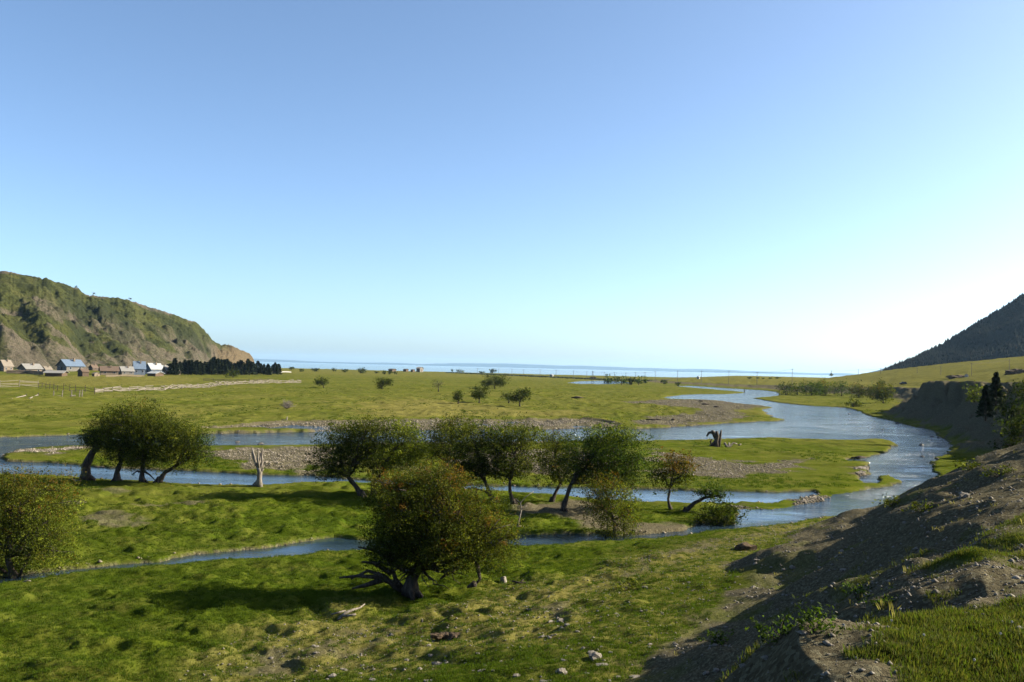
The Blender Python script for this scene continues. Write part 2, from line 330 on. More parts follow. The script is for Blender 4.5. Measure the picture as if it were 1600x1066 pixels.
def mat_ground():
    m, n, b, out = newmat('ground_turf'); g = NG(n)
    big = g.noise(0.035, 4); mid = g.noise(0.45, 5, 0.6); fine = g.noise(5.5, 6, 0.72); vf = g.noise(28, 4, 0.7)
    green = g.ramp(fine, [(0.30, (0.026, 0.046, 0.006)), (0.50, (0.072, 0.112, 0.012)), (0.70, (0.160, 0.190, 0.024))])
    green2 = g.ramp(mid, [(0.32, (0.040, 0.070, 0.007)), (0.5, (0.085, 0.120, 0.013)), (0.68, (0.155, 0.168, 0.020))])
    green = g.mix(0.5, green, green2)
    lumpy = g.ramp(big, [(0.35, (0.058, 0.095, 0.010)), (0.65, (0.160, 0.170, 0.020))]); green = g.mix(0.35, green, lumpy)
    dryc = g.ramp(fine, [(0.3, (0.105, 0.092, 0.030)), (0.5, (0.215, 0.190, 0.066)), (0.72, (0.34, 0.300, 0.135))])
    f = g.math('MULTIPLY', g.math('ADD', g.attr('dry'), g.math('SUBTRACT', mid, 0.5)), 1.15, True)
    col = g.mix(f, green, dryc)
    blot = g.noise(0.14, 5, 0.65, stretch=(0.7, 1.6, 1)); col = g.mix(0.75, col, g.ramp(blot, [(0.34, (0.60, 0.62, 0.50)), (0.52, (1, 1, 1)), (0.72, (1.18, 1.12, 1.0))]), 'MULTIPLY')
    # stony ground
    v1 = g.vor(5.0, 'F1', 'Color'); vd = g.vor(5.0); v2 = g.vor(17.0, 'F1', 'Color'); vd2 = g.vor(17.0)
    sep = n.nodes.new('ShaderNodeSeparateColor'); g.L(v1, sep.inputs[0]); sep2 = n.nodes.new('ShaderNodeSeparateColor'); g.L(v2, sep2.inputs[0])
    st = g.ramp(sep.outputs[0], [(0.0, (0.10, 0.085, 0.07)), (0.5, (0.19, 0.165, 0.135)), (1.0, (0.34, 0.30, 0.25))])
    st2 = g.ramp(sep2.outputs[1], [(0.0, (0.11, 0.095, 0.08)), (0.6, (0.22, 0.19, 0.155)), (1.0, (0.40, 0.36, 0.30))])
    stone = g.mix(0.5, st, st2)
    sgap = g.ramp(vd, [(0.35, (1, 1, 1)), (0.6, (0.35, 0.33, 0.3))]); stone = g.mix(0.7, stone, sgap, 'MULTIPLY')
    gf = g.math('MULTIPLY', g.math('ADD', g.attr('gravel'), g.math('MULTIPLY', g.math('SUBTRACT', fine, 0.55), 0.9)), 1.6, True)
    gf = g.math('MULTIPLY', gf, g.math('MULTIPLY', g.attr('gravel'), 3.0, True))
    col = g.mix(gf, col, stone)
    soil = g.ramp(fine, [(0.28, (0.034, 0.026, 0.020)), (0.5, (0.085, 0.066, 0.050)), (0.75, (0.19, 0.155, 0.120))])
    soil = g.mix(0.5, soil, st2)
    df = g.math('MULTIPLY', g.math('ADD', g.attr('dirt'), g.math('MULTIPLY', g.math('SUBTRACT', mid, 0.5), 1.0)), 1.35, True)
    df = g.math('MULTIPLY', df, g.math('MULTIPLY', g.attr('dirt'), 4.0, True))
    col = g.mix(df, col, soil)
    col = g.mix(1.0, col, (0.49, 0.505, 0.40), 'MULTIPLY'); g.L(col, b.inputs['Base Color']); b.inputs['Roughness'].default_value = 0.95; b.inputs['Specular IOR Level'].default_value = 0.0
    hh = g.math('ADD', g.math('MULTIPLY', fine, 0.6), g.math('MULTIPLY', vf, 0.25))
    hh = g.math('ADD', hh, g.math('MULTIPLY', g.math('MULTIPLY', g.math('SUBTRACT', 0.6, vd), gf), 0.8))
    nb = g.bump(mid, 0.55, 0.45); nb = g.bump(hh, 0.9, 0.16, nb); g.L(nb, b.inputs['Normal'])
    return m
def mat_hill():
    m, n, b, out = newmat('hill_rock_and_grass'); g = NG(n)
    fine = g.noise(0.35, 6, 0.7); mid = g.noise(0.045, 5, 0.6); vf = g.noise(1.6, 5, 0.7)
    gr = g.ramp(mid, [(0.3, (0.052, 0.060, 0.018)), (0.5, (0.090, 0.098, 0.026)), (0.7, (0.135, 0.130, 0.040))])
    sc = g.ramp(fine, [(0.38, (0.28, 0.34, 0.26)), (0.55, (1, 1, 1))]); gr = g.mix(0.8, gr, sc, 'MULTIPLY')
    rock = g.ramp(vf, [(0.3, (0.050, 0.040, 0.030)), (0.5, (0.165, 0.135, 0.100)), (0.7, (0.36, 0.30, 0.23))])
    warm = g.mix(g.attr('warm'), (0.95, 0.95, 1.0), (1.08, 0.96, 0.80)); rock = g.mix(1.0, rock, warm, 'MULTIPLY')
    rf = g.math('ADD', g.attr('rock'), g.math('MULTIPLY', g.math('SUBTRACT', fine, 0.5), 2.2)); rf = g.math('MULTIPLY', rf, 1.6, True)
    rf = g.math('MULTIPLY', rf, g.math('MULTIPLY', g.attr('rock'), 3.0, True))
    col = g.mix(rf, gr, rock); scr = g.attr('scrub')
    scol = g.ramp(vf, [(0.35, (0.018, 0.026, 0.010)), (0.65, (0.055, 0.066, 0.024))]); col = g.mix(g.math('MULTIPLY', scr, 0.85), col, scol); col = g.mix(1.0, col, (0.45, 0.46, 0.42), 'MULTIPLY')
    g.L(col, b.inputs['Base Color']); b.inputs['Roughness'].default_value = 0.95; b.inputs['Specular IOR Level'].default_value = 0.1
    nb = g.bump(fine, 0.9, 3.5); nb = g.bump(vf, 0.8, 0.9, nb); g.L(nb, b.inputs['Normal']); return m
def mat_simple(name, cols, scale=4, rough=0.85, bumpd=0.02, stretch=None, spec=0.15):
    cols = [tuple(v * 0.52 for v in c) for c in cols]
    m, n, b, out = newmat(name); g = NG(n)
    tc = n.nodes.new('ShaderNodeTexCoord'); f = g.noise(scale, 5, 0.65, vec=tc.outputs['Object'], stretch=stretch)
    k = len(cols); g.L(g.ramp(f, [(0.32 + 0.36 * i / (k - 1), c) for i, c in enumerate(cols)]), b.inputs['Base Color'])
    b.inputs['Roughness'].default_value = rough; b.inputs['Specular IOR Level'].default_value = spec
    if bumpd: g.L(g.bump(f, 0.8, bumpd), b.inputs['Normal'])
    return m
def mat_leaf():
    m, n, b, out = newmat('foliage'); g = NG(n)
    c = g.mix(1.0, g.attr('tint', 'Color'), (0.54, 0.56, 0.46), 'MULTIPLY'); g.L(c, b.inputs['Base Color']); b.inputs['Roughness'].default_value = 0.8; b.inputs['Specular IOR Level'].default_value = 0.06
    tr = n.nodes.new('ShaderNodeBsdfTranslucent'); g.L(g.mix(1.0, c, (1.3, 1.35, 0.55), 'MULTIPLY'), tr.inputs[0])
    ms = n.nodes.new('ShaderNodeMixShader'); ms.inputs[0].default_value = 0.36
    g.L(b.outputs[0], ms.inputs[1]); g.L(tr.outputs[0], ms.inputs[2]); g.L(ms.outputs[0], out.inputs[0]); return m
def mat_water():
    m, n, b, out = newmat('river_water'); g = NG(n)
    rf = g.attr('riffle')
    b.inputs['Base Color'].default_value = (0.012, 0.024, 0.034, 1); b.inputs['IOR'].default_value = 1.33
    n1 = g.noise(1.1, 4, 0.6, stretch=(0.8, 1.0, 1)); n2 = g.noise(4.0, 4, 0.65); n3 = g.noise(0.13, 4, 0.6, stretch=(0.5, 1.0, 1))
    pat = g.math('MULTIPLY', g.math('SUBTRACT', n3, 0.36), 5.0, True)
    amp = g.math('MULTIPLY', rf, g.math('ADD', 0.12, g.math('MULTIPLY', pat, 0.9)))
    n0 = g.noise(0.30, 3, 0.6, stretch=(0.45, 1.0, 1)); h = g.math('ADD', g.math('ADD', g.math('MULTIPLY', n1, 0.55), g.math('MULTIPLY', n2, 0.25)), g.math('MULTIPLY', n0, 1.3))
    d1 = g.math('ADD', 0.004, g.math('MULTIPLY', amp, 1.8))
    g.L(g.bump(h, 1.0, d1), b.inputs['Normal'])
    foam_sparkle = g.noise(1.6, 5, 0.75, stretch=(0.45, 1.0, 1)); ff = g.math('MULTIPLY', g.math('SUBTRACT', foam_sparkle, 0.615), 9.0, True); ff = g.math('MULTIPLY', ff, amp)  # pale flecks: foam that also paints water sparkle into the colour
    g.L(g.mix(ff, (0.012, 0.024, 0.034), (0.30, 0.33, 0.36)), b.inputs['Base Color'])
    g.L(g.math('ADD', g.math('MULTIPLY', ff, 0.5), g.math('ADD', 0.03, g.math('MULTIPLY', amp, 0.12))), b.inputs['Roughness']); return m
def mat_lake():
    m, n, b, out = newmat('lake_water'); g = NG(n)
    b.inputs['Base Color'].default_value = (0.02, 0.06, 0.10, 1); b.inputs['IOR'].default_value = 1.33; b.inputs['Roughness'].default_value = 0.12
    g.L(g.bump(g.noise(0.05, 4, 0.6, stretch=(0.4, 1, 1)), 1.0, 0.35), b.inputs['Normal']); return m

SEED = mat_simple('seed_fluff', [(0.5, 0.48, 0.44), (0.62, 0.6, 0.56), (0.72, 0.7, 0.66)], 20, 0.9, 0.0)
SEEDST = mat_simple('stem_green', [(0.08, 0.10, 0.03), (0.12, 0.14, 0.05), (0.16, 0.15, 0.06)], 20, 0.8, 0.0)
MG = mat_ground(); MH = mat_hill(); ML = mat_leaf(); MW = mat_water(); MLK = mat_lake()
BARK = mat_simple('bark', [(0.030, 0.024, 0.020), (0.075, 0.060, 0.048), (0.14, 0.115, 0.09)], 7, 0.9, 0.03, (1, 1, 0.3))
DEADW = mat_simple('weathered_wood', [(0.11, 0.088, 0.07), (0.25, 0.215, 0.18), (0.42, 0.38, 0.33)], 9, 0.85, 0.02, (1, 1, 0.35))
DARKW = mat_simple('dark_wood', [(0.045, 0.034, 0.026), (0.10, 0.078, 0.06), (0.19, 0.155, 0.12)], 6, 0.9, 0.03)
STONE = mat_simple('pale_stone', [(0.11, 0.095, 0.078), (0.22, 0.195, 0.165), (0.40, 0.36, 0.31)], 9, 0.85, 0.02)
STONED = mat_simple('dark_wet_stone', [(0.04, 0.036, 0.034), (0.09, 0.082, 0.075), (0.16, 0.15, 0.135)], 6, 0.6, 0.02)
PEB = mat_simple('river_pebble', [(0.10, 0.082, 0.060), (0.26, 0.22, 0.17), (0.50, 0.44, 0.36)], 0.9, 0.85, 0.0)
CLOD = mat_simple('earth_clod', [(0.04, 0.032, 0.018), (0.10, 0.07, 0.045), (0.20, 0.13, 0.075)], 7, 0.95, 0.05)
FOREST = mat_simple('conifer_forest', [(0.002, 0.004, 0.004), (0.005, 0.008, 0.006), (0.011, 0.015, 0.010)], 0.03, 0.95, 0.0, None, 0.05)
PINE = mat_simple('pine_needles', [(0.012, 0.020, 0.009), (0.028, 0.042, 0.016), (0.056, 0.075, 0.026)], 1.3, 0.9, 0.0, None, 0.1)
POLE = mat_simple('pole_wood', [(0.09, 0.08, 0.07), (0.16, 0.14, 0.125), (0.22, 0.20, 0.18)], 3, 0.9, 0.0)
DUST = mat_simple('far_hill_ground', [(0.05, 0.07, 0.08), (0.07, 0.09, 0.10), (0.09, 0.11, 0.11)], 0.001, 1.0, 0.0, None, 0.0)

# ------------------------------------------------------------------ ground, river, lake
def radial():
    r = [3.0]
    while r[-1] < 2400:
        q = r[-1]
        st = 0.0095 if q < 28 else 0.0048 if q < 110 else 0.0045 if q < 330 else 0.008 if q < 700 else 0.02
        r.append(q * (1 + st))
    return np.array(r)
def azim():
    a = list(np.linspace(-75, -34, 30)[:-1]) + list(np.linspace(-34, 34, 620)) + list(np.linspace(34, 75, 30)[1:])
    return np.radians(np.array(a))
R_ = radial(); A_ = azim(); NR, NA = len(R_), len(A_)
RR, AA = np.meshgrid(R_, A_, indexing='ij')
GX = RR * np.sin(AA); GY = RR * np.cos(AA)
def grid_faces(nr, na):
    i = np.arange(nr - 1)[:, None] * na + np.arange(na - 1)[None, :]
    return np.stack([i, i + 1, i + na + 1, i + na], -1).reshape(-1, 4)[:, ::-1]
GZ, GM, GSW, GS = fields(GX.ravel(), GY.ravel())
shore = 1640 + 60 * fbm(GX.ravel() / 260, GY.ravel() / 260, 3, 61) - 0.0 * GX.ravel()
GZ = GZ - 7.0 * sstep(0, 120, GY.ravel() - shore) * (GX.ravel() < 1500)
GV = np.stack([GX.ravel(), GY.ravel(), GZ], 1)
tag(obj('ground', mesh('ground', GV, grid_faces(NR, NA), MG, True, GM)), kind='structure')
# ground behind the camera and to the sides
xs = np.linspace(-400, 400, 50); ys = np.linspace(-300, 2.0, 40)
X2, Y2 = np.meshgrid(xs, ys, indexing='ij'); z2, m2, _, _ = fields(X2.ravel(), Y2.ravel())
keep = np.abs(X2.ravel()) * 0 + 1
tag(obj('ground', mesh('ground', np.stack([X2.ravel(), Y2.ravel(), z2 - 0.25], 1), grid_faces(50, 40)[:, ::-1], MG, True, m2)), kind='structure')

rs = R_[(R_ > 30) & (R_ < 1050)][::3]; as_ = A_[::4]
RW, AW = np.meshgrid(rs, as_, indexing='ij'); WX, WY = (RW * np.sin(AW)).ravel(), (RW * np.cos(AW)).ravel()
so_ = sdist(WX, WY, OUT_P); 
near_ch = px_poly([(-400, 725), (0, 722), (400, 742), (1000, 764), (1290, 768), (1330, 790), (1480, 768), (1440, 779), (1157, 830), (-400, 960)])
calm = 1 - sstep(-2, 3, sdist(WX, WY, near_ch)); riff = 1 - 0.93 * calm
brt = px_poly([(1245, 685), (1280, 677), (1420, 682), (1440, 700), (1400, 697), (1330, 688)]); riff *= 0.35 + 0.65 * sstep(-3, 3, sdist(WX, WY, brt))
riff = np.maximum(riff, 0.45 * (1 - sstep(-2, 4, sdist(WX, WY, px_poly([(1215, 798), (1330, 765), (1420, 755), (1500, 757), (1404, 792), (1280, 806)])))))
tag(obj('river', mesh('river', np.stack([WX, WY, np.full(WX.shape, WATER_Z)], 1), grid_faces(len(rs), len(as_)), MW, True, dict(riffle=riff))), kind='structure')
lk = [(-30000, 1500), (30000, 1500), (30000, 45000), (-30000, 45000)]
tag(obj('lake', mesh('lake', [(x, y, -4.0) for x, y in lk], [(0, 1, 2, 3)], MLK)), kind='structure')

# far shore across the lake
n_ = 400; xx = np.linspace(-26000, 26000, n_); hh = 30 + 130 * np.clip(fbm(xx / 5200, xx * 0, 4, 71) * 0.9 + 0.45, 0, 1)
P_ = []
for k, (yo, f) in enumerate(((-2500, 0), (-900, 0.6), (0, 1.0), (2500, 0.7), (6000, 0))):
    P_.append(np.stack([xx, 34000 + yo + xx * 0, -6 + (hh + 12 * fbm(xx / 900, xx * 0 + k, 3, 72)) * f], 1))
tag(obj('far_shore_hills', mesh('far_shore_hills', np.concatenate(P_), grid_faces(5, n_)[:, ::-1], DUST, True)), kind='structure')

# ------------------------------------------------------------------ hills
def left_hill():
    px = np.linspace(-420, 402, 480)
    ry = np.interp(px, [-420, -200, 0, 30, 60, 90, 118, 128, 134, 160, 200, 240, 280, 305, 318, 326, 332, 345, 360, 375, 390, 396, 402], [400, 408, 423, 427, 434, 440, 450, 457, 460, 462, 469, 481, 494, 504, 515, 525, 533, 538, 541, 545, 552, 559, 574])
    rD = np.interp(px, [-420, 0, 200, 300, 340, 402], [820, 930, 1080, 1200, 1340, 1480])
    bD = np.interp(px, [-420, 0, 200, 300, 340, 402], [600, 690, 830, 960, 1150, 1440])
    hz = 565.5 + 0.024 * (px - 450); jit = fbm(px / 9, px * 0, 3, 81) * 1.6 + fbm(px / 2.6, px * 0, 2, 82) * 1.0
    hr = H + (hz - (ry - jit * (px < 385))) / F * rD
    v = np.concatenate([np.linspace(0, 1, 170), np.linspace(1.03, 1.8, 16)]); VV, PX = np.meshgrid(v, px, indexing='ij')
    idx = np.broadcast_to(np.arange(len(px)), VV.shape); rDg, bDg, hg = rD[idx], bD[idx], hr[idx]
    D = bDg + (rDg - bDg) * VV
    X = (PX - 800) / F * D; Y = D
    f = np.clip(VV, 0, 1); prof = 0.30 * f + 0.70 * sstep(-0.15, 1.08, f) - 0.70 * sstep(-0.15, 1.08, 0)
    prof = prof / prof[169].max(); prof = np.where(VV > 1, 1 - 0.5 * (VV - 1) ** 1.2, prof)
    # spurs run down to the right
    q = PX / 62 - (1 - f) * 1.9
    ridge = np.abs(fbm(q, f * 0.8, 3, 83)) * 1.0
    rk = fbm(X / 26, Y / 26 + VV * 2, 5, 84, 0.6); rk2 = fbm(X / 7, Y / 7, 4, 85, 0.6)
    env = np.sin(np.pi * np.clip(f, 0, 1)) ** 0.7 * (VV <= 1)
    z = hg * prof + env * ((ridge - 0.22) * 20 * (hg / 90) + rk * 10 * (hg / 90) + rk2 * 2.6 + np.abs(fbm(X / 13, Y / 13 + VV, 4, 88)) * 9 * sstep(0.05, 0.3, fbm(X / 45, Y / 45, 3, 89) + 0.25 * (1 - f)) + sstep(290, 330, PX) * np.abs(fbm(PX / 7, f * 2.5, 4, 90)) * 6)
    end = sstep(300, 345, PX)
    rock = 0.8 * np.clip(0.36 * (1 - sstep(0.10, 0.34, f)) * sstep(-0.25, 0.15, fbm(X / 30, Y / 30, 3, 92)) + 0.55 * sstep(0.12, 0.35, fbm(X / 45, Y / 45, 3, 89) + 0.22 * (1 - f)) * (1 - sstep(0.45, 0.75, f)) + 0.9 * sstep(0.15, 0.4, -rk) * (1 - sstep(0.5, 0.8, f)) + 0.95 * sstep(0.90, 0.975, f) * sstep(-0.2, 0.1, fbm(PX / 20, f * 2, 2, 86)) + 0.9 * sstep(275, 345, PX + f * -60) * (1 - 0.6 * sstep(0.35, 0.6, f) * (1 - end)), 0, 1)
    scrub = np.clip(sstep(0.15, 0.45, fbm(X / 40, Y / 40, 4, 87)) * (1 - rock) + sstep(0.1, 0.02, ridge) * 0.7, 0, 1) * (PX < 330)
    V = np.stack([X.ravel(), Y.ravel(), z.ravel() - 0.5], 1)
    tag(obj('hill', mesh('hill', V, grid_faces(len(v), len(px)), MH, True, dict(rock=rock.ravel(), scrub=scrub.ravel(), warm=sstep(325, 350, PX).ravel()))), kind='structure')
    return px, rD, hr
LH = left_hill()
def cone_tree(c, h, r, n, V, Fs, a0):
    b = len(V)
    for zz, rr in ((0.05, 0.75), (0.35, 1.0)):
        for k in range(n):
            an = a0 + 6.283 * k / n; V.append((c[0] + math.cos(an) * r * rr, c[1] + math.sin(an) * r * rr, c[2] + h * zz))
    V.append((c[0], c[1], c[2] + h))
    for k in range(n):
        k2 = (k + 1) % n; Fs.append((b + k, b + k2, b + n + k2)); Fs.append((b + k, b + n + k2, b + n + k)); Fs.append((b + n + k, b + n + k2, b + 2 * n))
def right_hill():
    px = np.linspace(1366, 2300, 260)
    ry = np.interp(px, [1366, 1380, 1392, 1410, 1440, 1470, 1500, 1530, 1560, 1600, 1700, 1900, 2300], [594, 583, 577, 570, 556, 542, 524, 505, 488, 462, 410, 330, 260])
    rD = np.interp(px, [1366, 1600, 2300], [1550, 1750, 2300]); bD = np.interp(px, [1366, 1600, 2300], [1480, 1250, 1100])
    hz = 565.5 + 0.024 * (px - 450); hr = H + (hz - ry) / F * rD
    v = np.concatenate([np.linspace(0, 1, 60), np.linspace(1.05, 2, 10)]); VV, PX = np.meshgrid(v, px, indexing='ij')
    idx = np.broadcast_to(np.arange(len(px)), VV.shape); D = bD[idx] + (rD[idx] - bD[idx]) * VV
    X = (PX - 800) / F * D; Y = D; f = np.clip(VV, 0, 1)
    z = np.maximum(-6, hr[idx] * np.where(VV > 1, 1 - 0.4 * (VV - 1), 0.45 * f + 0.55 * sstep(-0.1, 1.05, f)) + np.sin(np.pi * f) * fbm(X / 90, Y / 90, 3, 91) * 22 * (hr[idx] / 160))
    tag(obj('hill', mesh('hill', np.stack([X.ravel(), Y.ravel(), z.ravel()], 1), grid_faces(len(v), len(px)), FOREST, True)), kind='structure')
    V, Fs = [], []
    for i in range(9000):
        u = random.uniform(0, 1) ** 0.8; p = 1380 + (1780 - 1380) * random.random() ** 0.85; f = random.random() ** 0.6
        if random.random() < 0.16: f = 1.0
        j = np.interp(p, px, np.arange(len(px))); r1, b1, h1 = np.interp(p, px, rD), np.interp(p, px, bD), np.interp(p, px, hr)
        iz = int(f * 59); jz = int(j); zz = z[iz, jz]; Dd = b1 + (r1 - b1) * f
        h = random.uniform(6, 12) * (1.0 if f < 1 else random.choice((0.5, 0.6, 0.8, 1.0, 1.15)))
        if zz < 2: continue
        cone_tree(((p - 800) / F * Dd, Dd, zz - h * 0.25), h, h * random.uniform(0.18, 0.34), 4, V, Fs, random.random() * 6)
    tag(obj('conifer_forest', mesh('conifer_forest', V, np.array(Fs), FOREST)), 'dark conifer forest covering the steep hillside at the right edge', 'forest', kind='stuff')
right_hill()
# pale ridge far behind the dark hill
px = np.linspace(1330, 1500, 60); ry = np.interp(px, [1330, 1350, 1375, 1395, 1500], [592, 584, 578, 571, 545]); V = []
for D, f in ((8600, 0), (9000, 1), (10500, 0)):
    V += [tuple(np.array([(p - 800) / F * D, D, -8 + ((H + (565.5 + 0.024 * (p - 450) - y) / F * 9000) + 8) * f])) for p, y in zip(px, ry)]
tag(obj('far_ridge', mesh('far_ridge', V, grid_faces(3, 60), DUST, True)), kind='structure')

# ------------------------------------------------------------------ trees
PAL = dict(  # bright tops and dark low lobes also put sun and shade into leaf colour
    olive=[(0.075, 0.090, 0.012), (0.135, 0.142, 0.020), (0.042, 0.056, 0.010)],
    green=[(0.052, 0.085, 0.014), (0.085, 0.125, 0.020), (0.030, 0.052, 0.011)],
    bright=[(0.120, 0.150, 0.018), (0.190, 0.210, 0.026), (0.070, 0.095, 0.014)],
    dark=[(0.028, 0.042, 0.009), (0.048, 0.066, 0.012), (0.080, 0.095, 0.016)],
    rust=[(0.185, 0.095, 0.018), (0.150, 0.100, 0.018), (0.120, 0.098, 0.016)],
    grey=[(0.16, 0.145, 0.12), (0.11, 0.10, 0.08), (0.08, 0.08, 0.055)])
def leaves(lobes, size, dens, seed):
    """lobes: (centre xyz, radii xyz, palette, rust share). Returns verts, quads, tints and clump centres"""
    g = np.random.default_rng(seed); VV, TT, CC = [], [], []
    for (c, r, pal, rust) in lobes:
        c = np.array(c, float); r = np.array(r, float); area = 4 * math.pi * ((r[0] * r[1] + r[0] * r[2] + r[1] * r[2]) / 3)
        n = int(dens * area / (size * size) * 0.9); ncl = max(8, int(area * 2.6 / max(0.12, (size * 3.4)) ** 2 * 0.18)); ncl = min(int(ncl * 1.5), 260)
        d = g.normal(size=(ncl, 3)); d /= np.linalg.norm(d, axis=1)[:, None]
        rad = 0.45 + 0.55 * g.random(ncl) ** 0.55; rad *= 1 + 0.13 * g.normal(size=ncl)
        ph = g.random(3) * 6.28; spr = g.random(ncl) < 0.16; rad[spr] = 1.0 + 0.32 * g.random(spr.sum()); lump = np.sin(d[:, 0] * 4.1 + ph[0]) + np.sin(d[:, 1] * 4.7 + ph[1]) + np.sin(d[:, 2] * 5.3 + ph[2]); rad *= 1 + 0.13 * lump; 
        cc = c + d * rad[:, None] * r
        cs = np.mean(r) * (0.07 + 0.11 * g.random(ncl)) + size * 0.6; cs[spr] *= 0.55
        dd = g.normal(size=(ncl, 3)); k = g.integers(0, ncl, n); p = cc[k] + g.normal(size=(n, 3)) * cs[k][:, None] * np.array([0.8, 0.8, 0.6]) + (d[k] + 0.5 * dd[k]) * (g.normal(size=n) * cs[k] * 0.8)[:, None]
        a = g.normal(size=(n, 3)); a /= np.linalg.norm(a, axis=1)[:, None]; b = np.cross(a, g.normal(size=(n, 3))); b /= np.linalg.norm(b, axis=1)[:, None] + 1e-9
        s = size * (0.6 + 0.8 * g.random(n))[:, None]
        q = np.stack([p - a * s, p - b * s * 0.45, p + a * s, p + b * s * 0.45], 1)
        P = np.array(PAL[pal]); Rr = np.array(PAL['rust'])
        ct = P[g.integers(0, 3, ncl)] * (0.55 + 1.25 * g.random((ncl, 1)) ** 1.6)
        hgt = (cc[:, 2] - (c[2] - r[2])) / (2 * r[2]); isr = g.random(ncl) < 0.55 * rust * np.clip(hgt * 1.4 - 0.1, 0.0, 1.3)
        ct[isr] = Rr[g.integers(0, 3, isr.sum())] * (0.6 + 0.8 * g.random((isr.sum(), 1)))
        t = ct[k] * (0.8 + 0.4 * g.random((n, 1)))
        VV.append(q.reshape(-1, 3)); TT.append(np.repeat(t, 4, axis=0)); CC.append(cc)
    V = np.concatenate(VV); return V, np.arange(len(V)).reshape(-1, 4), np.concatenate(TT), CC
def limb(mb, a, b, ra, rb, n=6, seg=5, wob=0.08, seed=0):
    g = random.Random(seed); a = np.array(a, float); b = np.array(b, float); L = np.linalg.norm(b - a); P = [a]; 
    o = np.zeros(3)
    for i in range(1, seg):
        t = i / seg; o = o * 0.5 + np.array([g.uniform(-1, 1), g.uniform(-1, 1), g.uniform(-0.5, 0.7)]) * L * wob
        P.append(a + (b - a) * t + o * math.sin(math.pi * t))
    P.append(b); mb.tube(P, [ra + (rb - ra) * i / seg for i in range(seg + 1)], n); return P
def tree(name, label, base, trunk, lobes, size=0.09, dens=0.9, group=None, cat='tree', thick=0.16, seed=1, stems=None, bare=0, trunk_mat=None, D=None, sink=0.1):
    """base and lobes given where they stand in the photograph (pixels); turned into metres at the tree's own distance"""
    b = stand(*base) if D is None else None
    if b is None:
        b = atD(base[0], base[1], D); 
    b = b.copy(); Dd = b[1]; sc = Dd / F; rr = random.Random(seed)
    L = []
    for lo in lobes:
        cx, cy, rx, ry = lo[:4]; pal = lo[4] if len(lo) > 4 else 'olive'; rust = lo[5] if len(lo) > 5 else 0.0
        dep = rr.uniform(-0.35, 0.35) * rx * sc if len(L) else 0.0
        c = atD(cx, cy, Dd + dep) - b; rx *= 1.14; ry *= 1.1; L.append((c, (rx * sc, rx * sc * 0.9, ry * sc), pal, rust))
    root = empty(name, b, label, cat, group)
    V, Q, T, CC = leaves(L, size, dens, seed)
    gz = -0.03; V[:, 2] = np.maximum(V[:, 2], gz)
    obj('crown', mesh('crown', V, Q, ML, False, dict(tint=T)), root)
    mb = MB(); tp = [np.array([0, 0, -sink])] + [atD(x, y, Dd + rr.uniform(-.2, .2)) - b for x, y in trunk]
    n = len(tp); R = [thick * 1.35] + [thick * (1 - 0.35 * i / max(1, n - 1)) for i in range(1, n)]
    P2, R2 = [], []
    for i in range(n - 1):
        for t in (0, 0.5): P2.append(tp[i] * (1 - t) + tp[i + 1] * t + np.array([rr.uniform(-1, 1), rr.uniform(-1, 1), 0]) * thick * 0.25 * (t > 0)); R2.append((R[i] * (1 - t) + R[i + 1] * t) * rr.uniform(0.9, 1.1))
    P2.append(tp[-1]); R2.append(R[-1]); mb.tube(P2, R2, 8)
    for k in range(4):   # root flare
        a = rr.uniform(0, 6.28); mb.tube([(math.cos(a) * thick * 2.1, math.sin(a) * thick * 2.1, -0.12), (math.cos(a) * thick * 0.8, math.sin(a) * thick * 0.8, thick * 0.7), (0, 0, thick * 2.2)], [thick * 0.35, thick * 0.5, thick * 0.4], 5)
    for i, (c, r, _, _) in enumerate(L):
        P = limb(mb, tp[-1], c, thick * 0.62, thick * 0.2, 6, 5, 0.10, seed * 31 + i)
        cc = CC[i]; kk = min(len(cc), 14)
        for j in range(kk):
            s = P[2 + j % 4] if len(P) > 5 else P[-1]; limb(mb, s, cc[(j * 7) % len(cc)], thick * 0.2, thick * 0.05, 4, 4, 0.12, seed * 77 + i * 20 + j)
    for k in range(bare):
        a = rr.uniform(0, 6.28); l = rr.uniform(1.2, 2.6)
        limb(mb, tp[-1] * 0.7, tp[-1] * 0.6 + np.array([math.cos(a) * l, math.sin(a) * l * 0.6, rr.uniform(-0.7, 0.3)]), thick * 0.22, thick * 0.04, 4, 5, 0.16, seed * 13 + k)
    for st in (stems or []):
        pts = [atD(x, y, Dd + rr.uniform(-.3, .3)) - b for x, y in st]; mb.tube(pts, [thick * 0.5 * (1 - 0.75 * i / (len(pts) - 1)) for i in range(len(pts))], 6)
    mb.build('trunk', trunk_mat or BARK, root, True); return root

